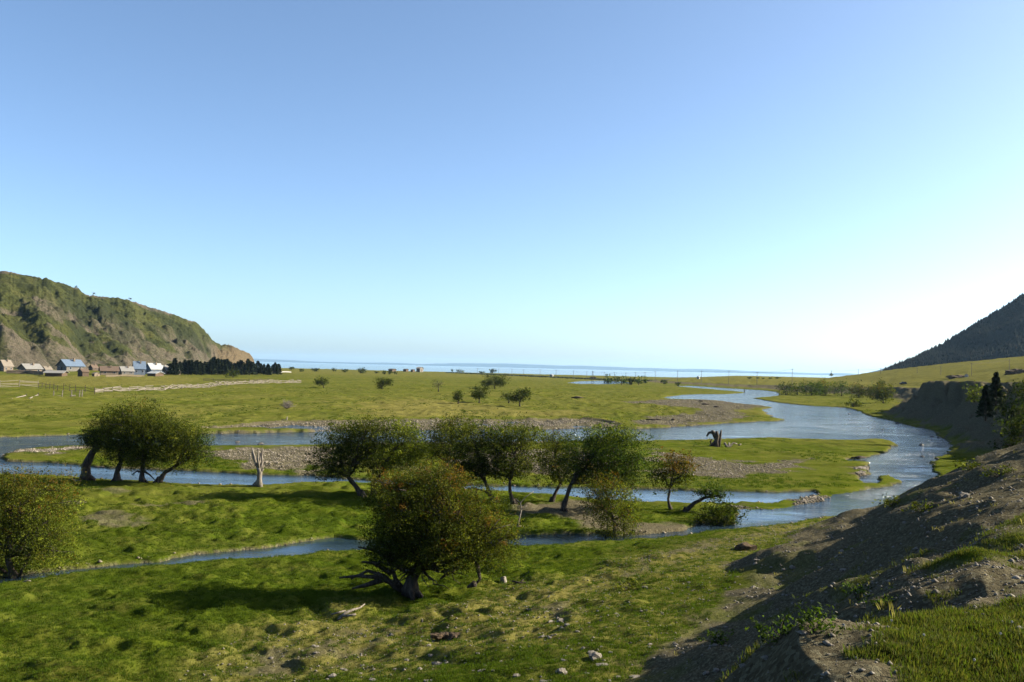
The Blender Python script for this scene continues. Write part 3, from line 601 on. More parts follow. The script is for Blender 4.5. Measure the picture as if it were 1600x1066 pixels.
WG = 'willows along the near channel'
tree('willow_tree', 'large spreading willow with rusty top, nearest tree on the foreground turf', (640, 928), [(643, 905), (655, 885), (668, 868)],
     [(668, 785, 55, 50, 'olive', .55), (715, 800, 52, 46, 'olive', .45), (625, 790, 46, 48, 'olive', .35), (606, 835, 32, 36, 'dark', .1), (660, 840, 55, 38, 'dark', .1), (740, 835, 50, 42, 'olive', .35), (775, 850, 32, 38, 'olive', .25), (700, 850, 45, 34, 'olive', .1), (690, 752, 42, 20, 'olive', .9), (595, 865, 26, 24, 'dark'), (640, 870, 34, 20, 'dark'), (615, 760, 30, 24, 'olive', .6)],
     0.048, 0.8, None, 'tree', 0.34, 3, stems=[[(632, 925), (618, 905), (612, 885), (600, 868)], [(625, 915), (590, 902), (560, 900), (530, 903)], [(610, 895), (585, 880), (565, 878)], [(600, 905), (570, 915), (550, 920)], [(715, 885), (700, 895), (688, 905)], [(742, 912), (730, 918)], [(655, 890), (690, 880), (730, 868), (765, 860)], [(660, 880), (640, 850), (620, 820)], [(625, 925), (600, 900), (575, 892), (548, 905)], [(640, 895), (610, 872), (585, 860), (560, 855)], [(730, 868), (745, 880), (750, 905), (742, 915)], [(650, 900), (620, 885), (590, 878)]], bare=20)
tree('willow_bush', 'big round olive bush with rusty tips at the left edge beside the creek', (22, 905), [(18, 890), (12, 870)],
     [(30, 800, 60, 55, 'olive', .35), (-20, 805, 50, 60, 'dark', .2), (75, 815, 42, 45, 'bright', .15), (85, 860, 34, 34, 'bright', .12), (20, 860, 50, 34, 'dark', .0), (60, 768, 48, 26, 'olive', .8), (0, 765, 45, 25, 'olive', .4)],
     0.046, 0.52, None, 'bush', 0.2, 5, stems=[[(28, 905), (40, 880), (55, 850)], [(22, 905), (-10, 880), (-25, 850)]])
GL = 'willows left of the dead stump by the channel'
tree('willow_tree', 'leaning willow with thin crown, leftmost of the four channel-side willows', (133, 749), [(134, 728), (142, 712), (152, 700)], [(150, 682, 20, 20, 'dark', .05), (137, 690, 10, 12, 'dark'), (172, 680, 22, 24, 'olive')], 0.075, 0.85, GL, 'tree', 0.42, 11)
tree('willow_tree', 'tallest willow of the left channel-side clump, second trunk from the left', (181, 752), [(183, 738), (189, 722)], [(195, 672, 34, 30, 'dark'), (188, 705, 30, 20, 'dark'), (208, 650, 36, 18, 'olive', .05)], 0.075, 0.85, GL, 'tree', 0.30, 12)
tree('willow_tree', 'upright willow in the left clump, third trunk, with broken low branch', (222, 753), [(222, 740), (224, 722)], [(232, 695, 34, 30, 'dark'), (240, 668, 34, 22, 'olive'), (218, 715, 26, 16, 'dark')], 0.075, 0.85, GL, 'tree', 0.26, 13, stems=[[(222, 738), (214, 736), (209, 740)], [(224, 736), (234, 742), (242, 750)]])
tree('willow_tree', 'willow leaning right at the right end of the left channel-side clump', (247, 754), [(258, 738), (275, 728)], [(288, 700, 34, 28, 'olive'), (262, 690, 30, 28, 'dark'), (312, 705, 18, 24, 'green'), (280, 680, 30, 16, 'olive')], 0.075, 0.85, GL, 'tree', 0.24, 14)
tree('willow_tree', 'dark willow with slanting trunk at the left end of the central grove', (566, 776), [(556, 760), (543, 744)], [(530, 712, 34, 24, 'dark'), (550, 688, 38, 24, 'olive', .05), (520, 735, 26, 12, 'dark'), (575, 705, 34, 30, 'dark'), (575, 670, 30, 14, 'olive')], 0.075, 0.8, WG, 'tree', 0.25, 15)
tree('willow_tree', 'bright yellow-green willow rising behind the large foreground willow', (584, 772), [(583, 755), (600, 735)], [(628, 695, 32, 30, 'bright'), (615, 720, 30, 22, 'bright'), (645, 705, 20, 26, 'bright', .1), (630, 672, 22, 12, 'bright')], 0.075, 0.78, WG, 'tree', 0.2, 16)
tree('willow_tree', 'hazy olive willow between the yellow-green willow and the paired trunks', (700, 770), [(700, 745), (698, 720)], [(690, 690, 30, 26, 'olive', .15), (712, 672, 30, 16, 'olive', .1), (675, 710, 20, 22, 'bright')], 0.075, 0.65, WG, 'tree', 0.2, 17)
tree('willow_tree', 'dark willow on a bent trunk with a low side limb, central grove', (776, 786), [(764, 770), (757, 750)], [(745, 705, 40, 34, 'dark'), (735, 680, 34, 18, 'olive'), (752, 735, 30, 14, 'dark'), (725, 720, 24, 26, 'dark')], 0.075, 0.78, WG, 'tree', 0.22, 18, stems=[[(774, 783), (758, 768), (738, 762), (728, 766)], [(745, 763), (743, 778)]])
tree('willow_tree', 'willow with straight dark trunk and yellowish top, right of the bent one', (804, 788), [(797, 770), (797, 750)], [(808, 700, 34, 34, 'olive'), (800, 730, 32, 18, 'dark'), (820, 680, 24, 14, 'bright'), (782, 690, 20, 20, 'bright')], 0.075, 0.78, WG, 'tree', 0.2, 19)
tree('willow_tree', 'olive willow on a slim slanting trunk left of the broad green crown', (861, 784), [(868, 770), (876, 756)], [(868, 715, 30, 30, 'olive', .1), (885, 735, 32, 20, 'dark'), (875, 692, 26, 14, 'olive')], 0.075, 0.78, WG, 'tree', 0.18, 20)
tree('willow_tree', 'broad green willow at the right end of the central grove', (880, 797), [(886, 775), (893, 755)], [(935, 705, 40, 32, 'green'), (968, 715, 34, 36, 'green'), (915, 730, 34, 22, 'dark'), (955, 680, 34, 13, 'bright'), (985, 735, 20, 26, 'green'), (950, 745, 34, 20, 'dark')], 0.075, 0.78, WG, 'tree', 0.2, 21, stems=[[(893, 756), (915, 748), (935, 738)]])
tree('willow_bush', 'rust-tipped bushy willow standing at the edge of the small pool', (962, 842), [(960, 828), (958, 812)], [(945, 762, 28, 20, 'olive', .95), (960, 790, 32, 28, 'bright', .35), (935, 785, 20, 26, 'olive', .4), (965, 822, 30, 20, 'olive', .1), (985, 800, 14, 24, 'bright', .1)], 0.06, 0.55, None, 'tree', 0.14, 22, stems=[[(945, 842), (950, 820), (945, 800)], [(975, 842), (975, 815), (980, 790)]])
tree('willow_tree', 'small slim tree with orange-red upper leaves beside the channel', (1048, 796), [(1044, 780), (1047, 762)], [(1057, 722, 22, 15, 'rust', .9), (1050, 745, 24, 22, 'olive', .2), (1070, 735, 15, 22, 'olive', .6), (1030, 735, 16, 22, 'green')], 0.09, 0.55, None, 'tree', 0.13, 23)
tree('willow_tree', 'small willow leaning far over to the right beside the pool', (1070, 799), [(1085, 786), (1100, 778), (1115, 776)], [(1112, 766, 20, 12, 'green'), (1125, 775, 10, 12, 'green'), (1098, 770, 9, 7, 'green')], 0.09, 0.6, None, 'tree', 0.16, 24)
tree('willow_bush', 'low dark green bush overhanging the mouth of the pool', (1122, 818), [(1124, 812)], [(1132, 802, 24, 17, 'dark'), (1112, 806, 20, 14, 'dark'), (1142, 808, 14, 13, 'green')], 0.09, 0.75, None, 'bush', 0.08, 25)
FG = 'scattered trees on the far meadow'
for i, (lab, base, tr, lo, pal) in enumerate((
    ('small dark tree leaning left, leftmost on the far meadow', (506, 606), [(505, 602)], [(503, 596, 9, 5.5), (497, 597, 5, 3)], 'dark'),
    ('round dark bushy tree in two tiers on the far meadow', (597, 608), [(597, 604)], [(599, 596, 10, 5), (594, 603, 6, 5), (607, 597, 5, 5)], 'dark'),
    ('thin grey half-bare tree on the far meadow', (685, 612), [(685, 606)], [(684, 600, 9, 5)], 'grey'),
    ('tiny bushy tree left of the meadow pair', (716, 631), [(716, 625)], [(716, 618, 8, 7), (712, 622, 5, 4)], 'olive'),
    ('dense dark tree between the tiny bush and the split tree', (749, 630), [(749, 624)], [(750, 612, 12, 9), (746, 618, 9, 6)], 'dark'),
    ('highest standing tree of the meadow with flat broad crown', (773, 608), [(773, 602)], [(775, 594, 14, 8), (760, 599, 8, 5), (783, 598, 6, 6)], 'dark'),
    ('wide tree with sloping crown at the right of the meadow trees', (812, 635), [(812, 628)], [(816, 617, 11, 9), (804, 622, 9, 6), (822, 614, 7, 7)], 'olive'),
    ('low shrub touching the left of the sloping meadow tree', (795, 630), [(795, 626)], [(793, 620, 8, 5)], 'olive'))):
    tree('meadow_tree', lab, base, tr, [l + ('dark' if pal == 'olive' else pal,) for l in lo], 0.15, 0.85 if pal != 'grey' else 0.25, FG, 'tree', 0.22, 40 + i)
MG2 = 'trees on the grass point below the far bluff'
for i, (lab, base, lo, pal, ru) in enumerate((
    ('leftmost dark bushy tree on the grass point beyond the river bend', (1228, 617), [(1228, 609, 10, 7)], 'dark', 0),
    ('second low willow on the grass point, half in front of the bluff', (1246, 617), [(1246, 610, 10, 6)], 'olive', 0),
    ('wide green willow in the left half of the grass point row', (1268, 618), [(1266, 608, 12, 8), (1277, 609, 8, 7)], 'green', 0),
    ('yellowish willow in the middle of the grass point row', (1289, 618), [(1289, 606, 11, 8), (1283, 612, 9, 5)], 'bright', .1),
    ('round green willow right of the yellowish one', (1315, 619), [(1314, 609, 11, 9)], 'green', 0),
    ('dull reddish willow near the middle of the point', (1342, 621), [(1340, 611, 12, 8), (1350, 614, 8, 6)], 'olive', .5),
    ('small dark willow next to the spreading tree on the point', (1361, 622), [(1360, 613, 8, 7)], 'dark', 0),
    ('spreading tree with open trunks at the right of the point', (1380, 630), [(1377, 614, 14, 10), (1388, 615, 9, 8), (1372, 620, 8, 6)], 'olive', .35),
    ('low bush on the cut bank of the river bend', (1333, 636), [(1333, 631, 8, 6), (1340, 635, 7, 4)], 'olive', 0))):
    tree('willow_tree', lab, base, [(base[0], base[1] - 4)], [(l[0], l[1] - 1, l[2], l[3] * 1.3, pal, ru) for l in lo], 0.26, 0.75, MG2, 'tree', 0.28, 60 + i)
for i, (lab, base, lo, pal) in enumerate((
    ('yellow-green bush lit on the shaded bluff face', (1522, 628), [(1523, 613, 11, 12), (1519, 622, 9, 8)], 'bright'),
    ('dark leafy tree against the right frame edge on the bluff', (1592, 665), [(1590, 630, 20, 26), (1604, 610, 16, 18), (1580, 650, 16, 16)], 'dark'),
    ('lowest dark bush at the right frame edge below the bluff', (1598, 708), [(1592, 680, 22, 20), (1572, 694, 15, 12), (1604, 665, 18, 16)], 'dark'))):
    tree('bluff_tree', lab, base, [(base[0], base[1] - 6)], [l + (pal, 0) for l in lo], 0.17, 0.6, None, 'tree', 0.16, 80 + i, D=(152, 118, 96)[i])

# conifers
def conifer_mesh(h, r, seed, size, n, rnd_=0.8):
    g = np.random.default_rng(seed); t = g.random(n) ** 0.8; lay = t + 0.025 * np.sin(t * 55 + g.random(n)); z = h * (0.1 + 0.9 * lay)
    rad = r * (1 - lay) ** rnd_ * (0.35 + 0.65 * g.random(n) ** 0.5) * (0.8 + 0.22 * np.sin(lay * 37 + 2)); an = g.random(n) * 6.283; rad *= 0.8 + 0.35 * np.sin(an * 3 + lay * 21) * np.sin(an * 5 - lay * 13)
    p = np.stack([np.cos(an) * rad, np.sin(an) * rad, z - rad * 0.25], 1)
    a = np.stack([np.cos(an), np.sin(an), -0.3 + 0.5 * g.random(n)], 1); b = g.normal(size=(n, 3)); s = size * (0.6 + 0.8 * g.random(n))[:, None]
    q = np.stack([p - a * s, p - b * s * 0.4, p + a * s, p + b * s * 0.4], 1).reshape(-1, 3)
    return q, np.arange(len(q)).reshape(-1, 4)
def conifer(name, label, loc, h, r, seed, size, n, group=None, mes=None, sc=1.0, rnd_=0.8):
    root = empty(name, loc, label, 'tree', group, random.random() * 6)
    if mes is None:
        V, Q = conifer_mesh(h, r, seed, size, n, rnd_); m1 = mesh('crown', V, Q, PINE); mb = MB(); mb.tube([(0, 0, -0.3), (0, 0, h * 0.5), (0, 0, h * 0.96)], [h * 0.022, h * 0.014, 0.02], 6)
        m2 = mesh('trunk', mb.V, mb.F, BARK, True); mes = (m1, m2)
    obj('crown', mes[0], root); obj('trunk', mes[1], root); root.scale = (sc, sc, sc * random.uniform(0.85, 1.15)); return mes
p = atD(1556, 645, 140); conifer('pine_tree', 'pointed dark pine standing against the far bluff face', p, 6.3, 2.2, 5, 0.22, 5000)
p = atD(1540, 655, 132); conifer('pine_tree', 'shorter dark pine just left and below the pointed one', p, 4.5, 1.7, 6, 0.22, 3500)
PM = [None, None, None]
for i in range(58):
    t = i / 57.0; px_ = 262 + 172 * t + random.uniform(-3, 3); D = 640 + 130 * t + random.uniform(-25, 45); gy = at(px_, 575)[0]
    x = (px_ - 800) / F * D; k = i % 3
    big = 1.0 if 0.08 < t < 0.8 else 0.8
    PM[k] = conifer('pine_tree', 'dark pine of the dense grove beside the village at the hill foot', (x, D, float(tz(x, D)[0])), 12.5, 4.6, 100 + k, 0.8, 1300, 'pines of the grove beside the village', PM[k], big * random.uniform(0.7, 1.05), (0.35, 0.45, 0.6)[k])
for i, (px_, py_, hgt) in enumerate(((118, 451, 5), (145, 462, 5), (203, 470, 3.5))):
    D = float(np.interp(px_, LH[0], LH[1])); z = float(np.interp(px_, LH[0], LH[2]))
    tree('crooked_pine', ('tiny lone tree on the hill crest, leftmost', 'tiny lone tree on the hill crest, middle one', 'lowest tiny tree on the hill crest')[i], (px_, py_), [(px_, py_ - 2)], [(px_ + 1, py_ - 3.5, 2.2, 1.2, 'dark')], 0.5, 0.6, 'lone trees on the hill crest', 'tree', 0.2, 130 + i, D=D)

# far bushes: a few shared meshes, each bush its own thing
def bush_mesh(seed, pal):
    V, Q, T, CC = leaves([((0, 0, 0.62), (1.0, 1.0, 0.55), pal, 0), ((0.6, 0.2, 0.45), (0.6, 0.6, 0.4), pal, 0)], 0.16, 0.7, seed); V[:, 2] = np.maximum(V[:, 2], 0)
    mb = MB()
    for k in range(4): mb.tube([(0, 0, -0.1), (math.cos(k * 1.7) * 0.3, math.sin(k * 1.7) * 0.3, 0.5)], [0.06, 0.03], 5)
    return mesh('crown', V, Q, ML, False, dict(tint=T)), mesh('trunk', mb.V, mb.F, BARK)
BM = {('dark', 0): bush_mesh(1, 'dark'), ('dark', 1): bush_mesh(2, 'dark'), ('olive', 0): bush_mesh(3, 'olive'), ('green', 0): bush_mesh(4, 'green')}
def bush(name, label, px_, py_, wpx, hpx, key, group=None, cat='bush'):
    p = stand(px_, py_); s = p[1] / F; o = empty(name, p, label, cat, group, random.random() * 6); obj('crown', BM[key][0], o); obj('trunk', BM[key][1], o)
    o.scale = (wpx * s / 2.2, wpx * s / 2.2, hpx * s / 1.15); return o
for i, (x, y, w_, h_) in enumerate(((456, 578, 9, 5), (471, 581, 8, 4), (494, 580.5, 13, 5.5), (521, 580.5, 7, 4.5), (540, 582, 11, 5.5), (564, 583.5, 16, 7), (588, 583.5, 7, 3.5), (601, 585, 7, 5), (609, 585, 7, 5.5), (617, 585, 6, 4.5))):
    bush('meadow_bush', 'small dark bush in the row before the lake, number along the row told by its place only' if False else ['leftmost small bush before the lake, nearest the pines', 'low loose bush just right of the leftmost lake-side bush', 'wide flat bush before the lake above the dark leaning tree', 'round bush alone before the lake, right of the wide flat one', 'dark bush before the lake left of the widest one', 'widest dark bush in the row before the lake', 'tiny bush between the widest bush and the barns', 'left bush of the trio in front of the barns', 'middle bush of the trio in front of the barns', 'right bush of the trio in front of the barns'][i], x, y, w_, h_, ('dark', i % 2), 'bushes in the row before the lake')
for i, (x, y, w_, h_, k, lab) in enumerate(((770, 583, 10, 7, 'dark', 'dark round tree on the horizon above the flat-crowned meadow tree'), (706, 581, 4, 4, 'dark', 'tiny dark tree on the horizon right of the barns'), (752, 584, 9, 4, 'dark', 'low mound-like bush left of the round horizon tree'), (718, 582, 10, 4, 'olive', 'pale low bush on the horizon right of the tiny tree'),
     (1172, 592, 8, 3.2, 'dark', 'leftmost dark bush of the horizon row near the lake gleam'), (1184, 592, 5, 2.6, 'dark', 'second small bush of that horizon row'), (1193, 592.3, 5, 2.2, 'dark', 'middle small bush of that horizon row'), (1204, 592.2, 6, 2.4, 'dark', 'fourth small bush of that horizon row'), (1215, 592, 8, 3, 'dark', 'rightmost dark bush of that horizon row'),
     (950, 600, 13, 12, 'green', 'left round bush of the green thicket by the far pond'), (962, 599, 13, 10, 'olive', 'second bush of the green thicket by the far pond'), (975, 600, 12, 10, 'green', 'middle bush of the green thicket by the far pond'), (986, 601, 15, 12, 'dark', 'darkest bush of the green thicket by the far pond'), (998, 600, 12, 10, 'green', 'fifth bush of the green thicket by the far pond'), (1008, 599, 9, 9, 'green', 'rightmost bush of the green thicket by the far pond'),
     (1037, 600, 12, 6.5, 'dark', 'dark bush standing apart right of the green thicket'), (1060, 603, 9, 6, 'dark', 'small dark bush by the far channel head'), (364, 590, 18, 10, 'olive', 'olive bush behind the old log fence'), (1377, 606, 11, 10, 'olive', 'yellowish bush peeping over the bluff edge'), (1299, 588, 6, 4, 'olive', 'tiny bush at the foot of a pole on the skyline'))):
    bush('far_bush', lab, x, y, w_, h_, (k, 0))
# low hedge of dark scrub along the far edge of the meadow
V, Fs = [], []
L = [(700, 582), (760, 584.5), (820, 587), (880, 590), (940, 593), (1000, 594.5), (1060, 596)]
pts = [at(a, b + 1.0) for a, b in L]; hv = []
for i in range(2600):
    t = random.uniform(0, len(pts) - 1.001); k = int(t); q = pts[k] * (1 - t + k) + pts[k + 1] * (t - k); h = random.uniform(0.7, 2.2)
    cone_tree((q[0] + random.uniform(-4, 4), q[1] + random.uniform(-14, 14), -0.2), h, random.uniform(1, 2.6), 5, V, Fs, random.random() * 6)
tag(obj('scrub_belt', mesh('scrub_belt', V, np.array(Fs), PINE)), 'low dark belt of scrub along the far edge of the meadow', 'scrub', kind='stuff')

# ------------------------------------------------------------------ dead wood
def deadwood(name, label, cat, px_, py_, paths, mat=DEADW, group=None, D=None, extra=None):
    b = stand(px_, py_); root = empty(name, b, label, cat, group); mb = MB()
    for path in paths:
        P = [atD(x, y, b[1] + dz) - b for x, y, dz, r in path]; mb.tube(P, [q[3] * b[1] / F for q in path], 7)
    mb.build('trunk', mat, root, True); return root
deadwood('dead_tree', 'bare pollarded tree stump with upright broken limbs beside the channel', 'dead tree', 405, 760,
    [[(406, 764, 0, 5.2), (405, 748, 0, 4), (406, 738, 0, 4), (404, 730, 0, 3.6)], [(405, 735, 0, 2.8), (399, 722, .2, 1.8), (397, 712, .2, 1.6), (394, 701, .2, .8)], [(405, 734, 0, 2.4), (403, 718, -.3, 1.7), (404, 704, -.3, .8)], [(406, 735, 0, 2.6), (410, 722, .1, 1.9), (409, 712, .1, 1.6), (411, 702, .1, .8)], [(401, 724, .2, 2), (396, 716, .3, 1.3), (394, 706, .3, 1)], [(407, 738, 0, 2), (412, 733, 0, 1.2)], [(404, 731, 0, 2.4), (407, 716, .5, 1.8), (408, 708, .5, 1.2)], [(398, 760, .3, 5), (403, 752, 0, 3)]])
deadwood('driftwood_stump', 'upturned tree stump with splayed roots on the river island', 'stump', 1117, 698,
    [[(1119, 700, 0, 5), (1119, 690, 0, 3.6), (1121, 682, 0, 3.4), (1120, 674, 0, 2)], [(1119, 684, 0, 4), (1114, 676, .3, 3), (1108, 676, .5, 2), (1104, 682, .6, 1.2)], [(1123, 698, 0, 2.6), (1125, 686, .2, 2.2), (1126, 678, .2, 1.8), (1127, 672, .2, 1)], [(1109, 699, 0, 2.6), (1114, 694, .1, 2.4), (1119, 688, 0, 2)], [(1113, 686, .4, 1), (1110, 690, .5, 1.4), (1112, 696, .4, 1.2)], [(1116, 676, -.3, 2.2), (1112, 673, -.4, 1.4)]], DARKW)
deadwood('driftwood_branch', 'white forked driftwood branch beside the upturned stump', 'driftwood', 1135, 699,
    [[(1132, 692, 0, 2), (1136, 699, 0, 2), (1141, 697, .5, 1.8), (1146, 692, .6, 1.4), (1152, 694, .8, .8)], [(1136, 700, 0, 1.4), (1140, 692, .2, 1.4)], [(1154, 696, 1, 1.2), (1158, 694, 1.2, 1)]])
deadwood('fallen_log', 'short pale root standing on the far bank edge, left of the grove', 'log', 447, 657, [[(447, 658, 0, 1.2), (448, 655, 0, 1.2), (449, 651, .3, .6)], [(447, 657, 0, 1.0), (440, 656, .3, .7)]], DEADW)
deadwood('fallen_branch', 'forked grey branch lying on the turf in front of the large willow', 'branch', 545, 963,
    [[(530, 966, 0, 2.4), (540, 958, .1, 2.6), (552, 953, .4, 2.2), (562, 950, .7, 1.4), (570, 944, 1, .9)], [(535, 963, 0, 2), (545, 962, -.3, 1.8), (556, 960, -.3, 1.4)], [(528, 968, -.2, 1.5), (536, 964, 0, 1.6)], [(518, 960, 0, 1.2), (530, 957, 0, 1.6), (540, 954, .2, 1)]])
deadwood('tree_stump', 'short grey cut stump on the turf right of the large willow', 'stump', 787, 911, [[(787, 914, 0, 5.5), (787, 908, 0, 4.8), (786, 902, 0, 4.6)], [(782, 912, 0, 2.5), (784, 905, 0, 1.8)]])
deadwood('fallen_branch', 'thin dark branch lying right of the cut stump', 'branch', 822, 911, [[(800, 908, 0, 1.2), (812, 911, 0, 1.8), (826, 911, 0, 1.8), (838, 907, .2, 1.2), (846, 912, .1, .8)], [(812, 910, 0, 1), (818, 906, .1, .8)]], BARK)
deadwood('driftwood_snag', 'reddish snag of roots sticking out of the left creek', 'driftwood', 450, 866, [[(444, 866, 0, 2.4), (448, 858, 0, 1.8), (447, 850, 0, 1)], [(450, 867, 0, 3), (456, 860, .2, 1.8), (455, 853, .2, .8)], [(452, 864, 0, 2), (460, 861, 0, 1.2), (468, 862, 0, .8)]], CLOD)
deadwood('driftwood_root', 'small dark root lump on the creek edge left of the snag', 'driftwood', 424, 869, [[(419, 868, 0, 2.2), (424, 865, 0, 3), (430, 868, 0, 2)], [(424, 866, 0, 1.6), (425, 859, 0, .8)]], CLOD)
deadwood('bare_sapling', 'leafless crooked white sapling by the small pool', 'dead tree', 808, 824, [[(808, 826, 0, 1.6), (811, 812, 0, 1.4), (815, 795, .1, 1.1), (813, 786, .1, .8), (822, 776, .2, .7), (834, 768, .3, .5)], [(808, 822, 0, 1.2), (818, 823, .2, .8)], [(813, 786, .1, .7), (806, 779, .2, .4)], [(815, 796, 0, .7), (824, 790, 0, .4)]])
deadwood('driftwood_branch', 'white curved branch on the bank under the leftmost channel willow', 'driftwood', 116, 751, [[(106, 743, 0, .9), (112, 748, 0, 1.3), (118, 751, 0, 1.6), (127, 752, 0, 1.2)]])
deadwood('driftwood_branch', 'pale root curling over the turf below the left bush', 'driftwood', 36, 909, [[(29, 917, 0, .8), (35, 910, 0, 1.1), (43, 907, 0, 1.1), (48, 908, 0, .7)]])
for i, (x, y, w_, lab) in enumerate(((1103, 633, 14, 'dark driftwood pile on the far gravel spit'), (1095, 628, 10, 'thin dark drift log at the top of the far gravel spit'), (1119, 637, 10, 'flat dark drift log right of the pile on the far spit'), (1022, 657, 26, 'long dark log lying across the edge of the far gravel spit'), (1052, 657, 8, 'short dark log right of the long one on the far spit'), (903, 623, 22, 'line of dark sticks lying on the far meadow'), (158, 731, 26, 'driftwood heap on the island behind the left willows'), (957, 662, 6, 'pale stub at the end of the cut bank'), (1341, 716, 24, 'brown drift log at the island edge by the notch'))):
    random.seed(900 + i); paths = []
    for k in range(3 + (w_ > 12)):
        a = x - w_ / 2 + random.random() * w_ * 0.4; b_ = a + w_ * random.uniform(0.4, 0.7); yy = y + random.uniform(-1, .3) - 0.6
        paths.append([(a, yy, random.uniform(-.5, .5), .8), ((a + b_) / 2, yy - random.uniform(0, 1.5), 0, 1.0), (b_, yy + random.uniform(-1, .3), random.uniform(-.5, .5), .6)])
    deadwood('drift_log', lab, 'driftwood', x, y, paths, DARKW if i != 7 else DEADW)
# leafless shrub on the far meadow
b = stand(449, 638); o = empty('bare_shrub', b, 'grey leafless shrub alone on the far meadow near the bank', 'shrub'); mb = MB(); random.seed(5); s = b[1] / F
for k in range(70):
    a = random.uniform(0, 6.28); l = random.uniform(7, 15) * s; e = random.uniform(0.25, 1.4); q = np.array([math.cos(a) * math.cos(e), math.sin(a) * math.cos(e), math.sin(e)]) * l
    P = limb(mb, (0, 0, -.05), q, 0.055, 0.02, 4, 4, 0.12, 300 + k)
    for j in range(3): limb(mb, P[2 + j % 2], P[2 + j % 2] + np.array([random.uniform(-1, 1), random.uniform(-1, 1), random.uniform(0, 1)]) * 0.9, 0.025, 0.012, 3, 3, 0.1, 500 + k * 3 + j)
mb.build('trunk', DEADW, o)

# ------------------------------------------------------------------ stones and clods
def stone_mesh(seed, mat, flat=0.6, n=1):
    import bmesh
    bm = bmesh.new(); bmesh.ops.create_icosphere(bm, subdivisions=n, radius=0.5); g = random.Random(seed)
    for v in bm.verts:
        f = 1 + g.uniform(-0.28, 0.28); v.co = Vector((v.co.x * f * 1.15, v.co.y * f * 0.95, v.co.z * f * flat))
    me = bpy.data.meshes.new('stone'); bm.to_mesh(me); bm.free(); me.materials.append(mat); return me
SM = [stone_mesh(i, STONE, 0.55 + 0.05 * (i % 4)) for i in range(7)]; SDk = [stone_mesh(20 + i, STONED, 0.5) for i in range(4)]
random.seed(21); pp = []
def stones(n, poly, smin, smax, label, group, meshes, cat='stone'):
    P = np.array(poly, float); cnt = 0; tries = 0; pts = []
    while cnt < n and tries < n * 60:
        tries += 1; x = random.uniform(P[:, 0].min(), P[:, 0].max()); y = random.uniform(P[:, 1].min(), P[:, 1].max())
        if sdist(np.array([x]), np.array([y]), P)[0] > 0: continue
        pts.append((x, y)); cnt += 1
    W = [hit_fast(x, y) for x, y in pts]
    for w3 in W:
        s = smin + (smax - smin) * random.random() ** 3; s *= min(1.0, w3[1] / 34.0) ** 0.8
        o = obj('stone', random.choice(meshes), None, (w3[0], w3[1], w3[2] - s * 0.02), random.random() * 6); o.scale = (s, s, s); tag(o, label, cat, group)
def hit_fast(px_, py_):
    d = ray(px_, py_); t = np.concatenate([np.geomspace(5, 140, 200)]); z = tz(d[0] * t, t); r = H + d[2] * t; k = np.nonzero(r <= z)[0]
    if len(k) == 0: return np.array([d[0] * 100, 100, 0])
    i = max(k[0], 1); f = (r[i - 1] - z[i - 1]) / ((r[i - 1] - z[i - 1]) - (r[i] - z[i]) + 1e-9); tt = t[i - 1] + (t[i] - t[i - 1]) * f
    return np.array([d[0] * tt, tt, z[i - 1] + (z[i] - z[i - 1]) * f])
stones(60, [(440, 1066), (560, 1030), (900, 1010), (1010, 1000), (1000, 1066)], 0.12, 0.42, 'pale stone in the stony patch at the bottom centre of the turf', 'pale stones scattered at the bottom centre', SM)
stones(60, [(760, 960), (900, 940), (1080, 900), (1300, 840), (1150, 920), (960, 1000), (800, 1000)], 0.1, 0.28, 'pale stone scattered on the dry grass of the lower slope', 'pale stones on the lower slope', SM)
stones(35, [(330, 1040), (420, 990), (560, 975), (740, 980), (700, 1010), (480, 1030)], 0.1, 0.25, 'pale stone on the thin turf before the large willow', 'pale stones on the thin turf', SM)
stones(70, [(1010, 1000), (1200, 900), (1400, 800), (1500, 790), (1560, 780), (1400, 880), (1150, 1060), (1010, 1066)], 0.08, 0.3, 'stone lying on the shaded bare dirt slope', 'stones on the bare slope', SM)
stones(40, [(1100, 1060), (1300, 980), (1500, 880), (1600, 840), (1600, 1060)], 0.05, 0.14, 'stone lying among grass on the near terrace', 'stones on the near terrace', SM)
for x, y, s_, lab in ((930, 1030, 0.42, 'largest pale boulder at the bottom centre'), (878, 1052, .3, 'flat pale boulder left of the largest at the bottom'), (876, 973, .3, 'pale rock standing alone on the turf above the stony patch'), (1507, 778, .4, 'light angular rock on the shaded slope at right'), (1198, 768, .2, 'small pale stone on the channel edge')):
    q = hit_fast(x, y); o = obj('boulder', stone_mesh(int(x), STONE, .7, 2), None, (q[0], q[1], q[2] + s_ * .15), 1.0); o.scale = (s_,) * 3; tag(o, lab, 'rock')
q = hit_fast(698, 996); r_ = empty('earth_clod', q, 'lumpy brown clod of turned earth with grass tuft at bottom centre', 'clod')
for k in range(7):
    o = obj('lump', stone_mesh(60 + k, CLOD, .7, 2), r_, (-.45 + k * .15, random.uniform(-.1, .1), .07), k); o.scale = (random.uniform(.3, .42),) * 3
q = hit_fast(1166, 858); o = obj('earth_mound', stone_mesh(77, CLOD, .55, 2), None, (q[0], q[1], q[2] + .05), 0.2); o.scale = (1.1, .8, 1.1); tag(o, 'dark rounded earth mound alone on the turf beside the slope', 'mound')
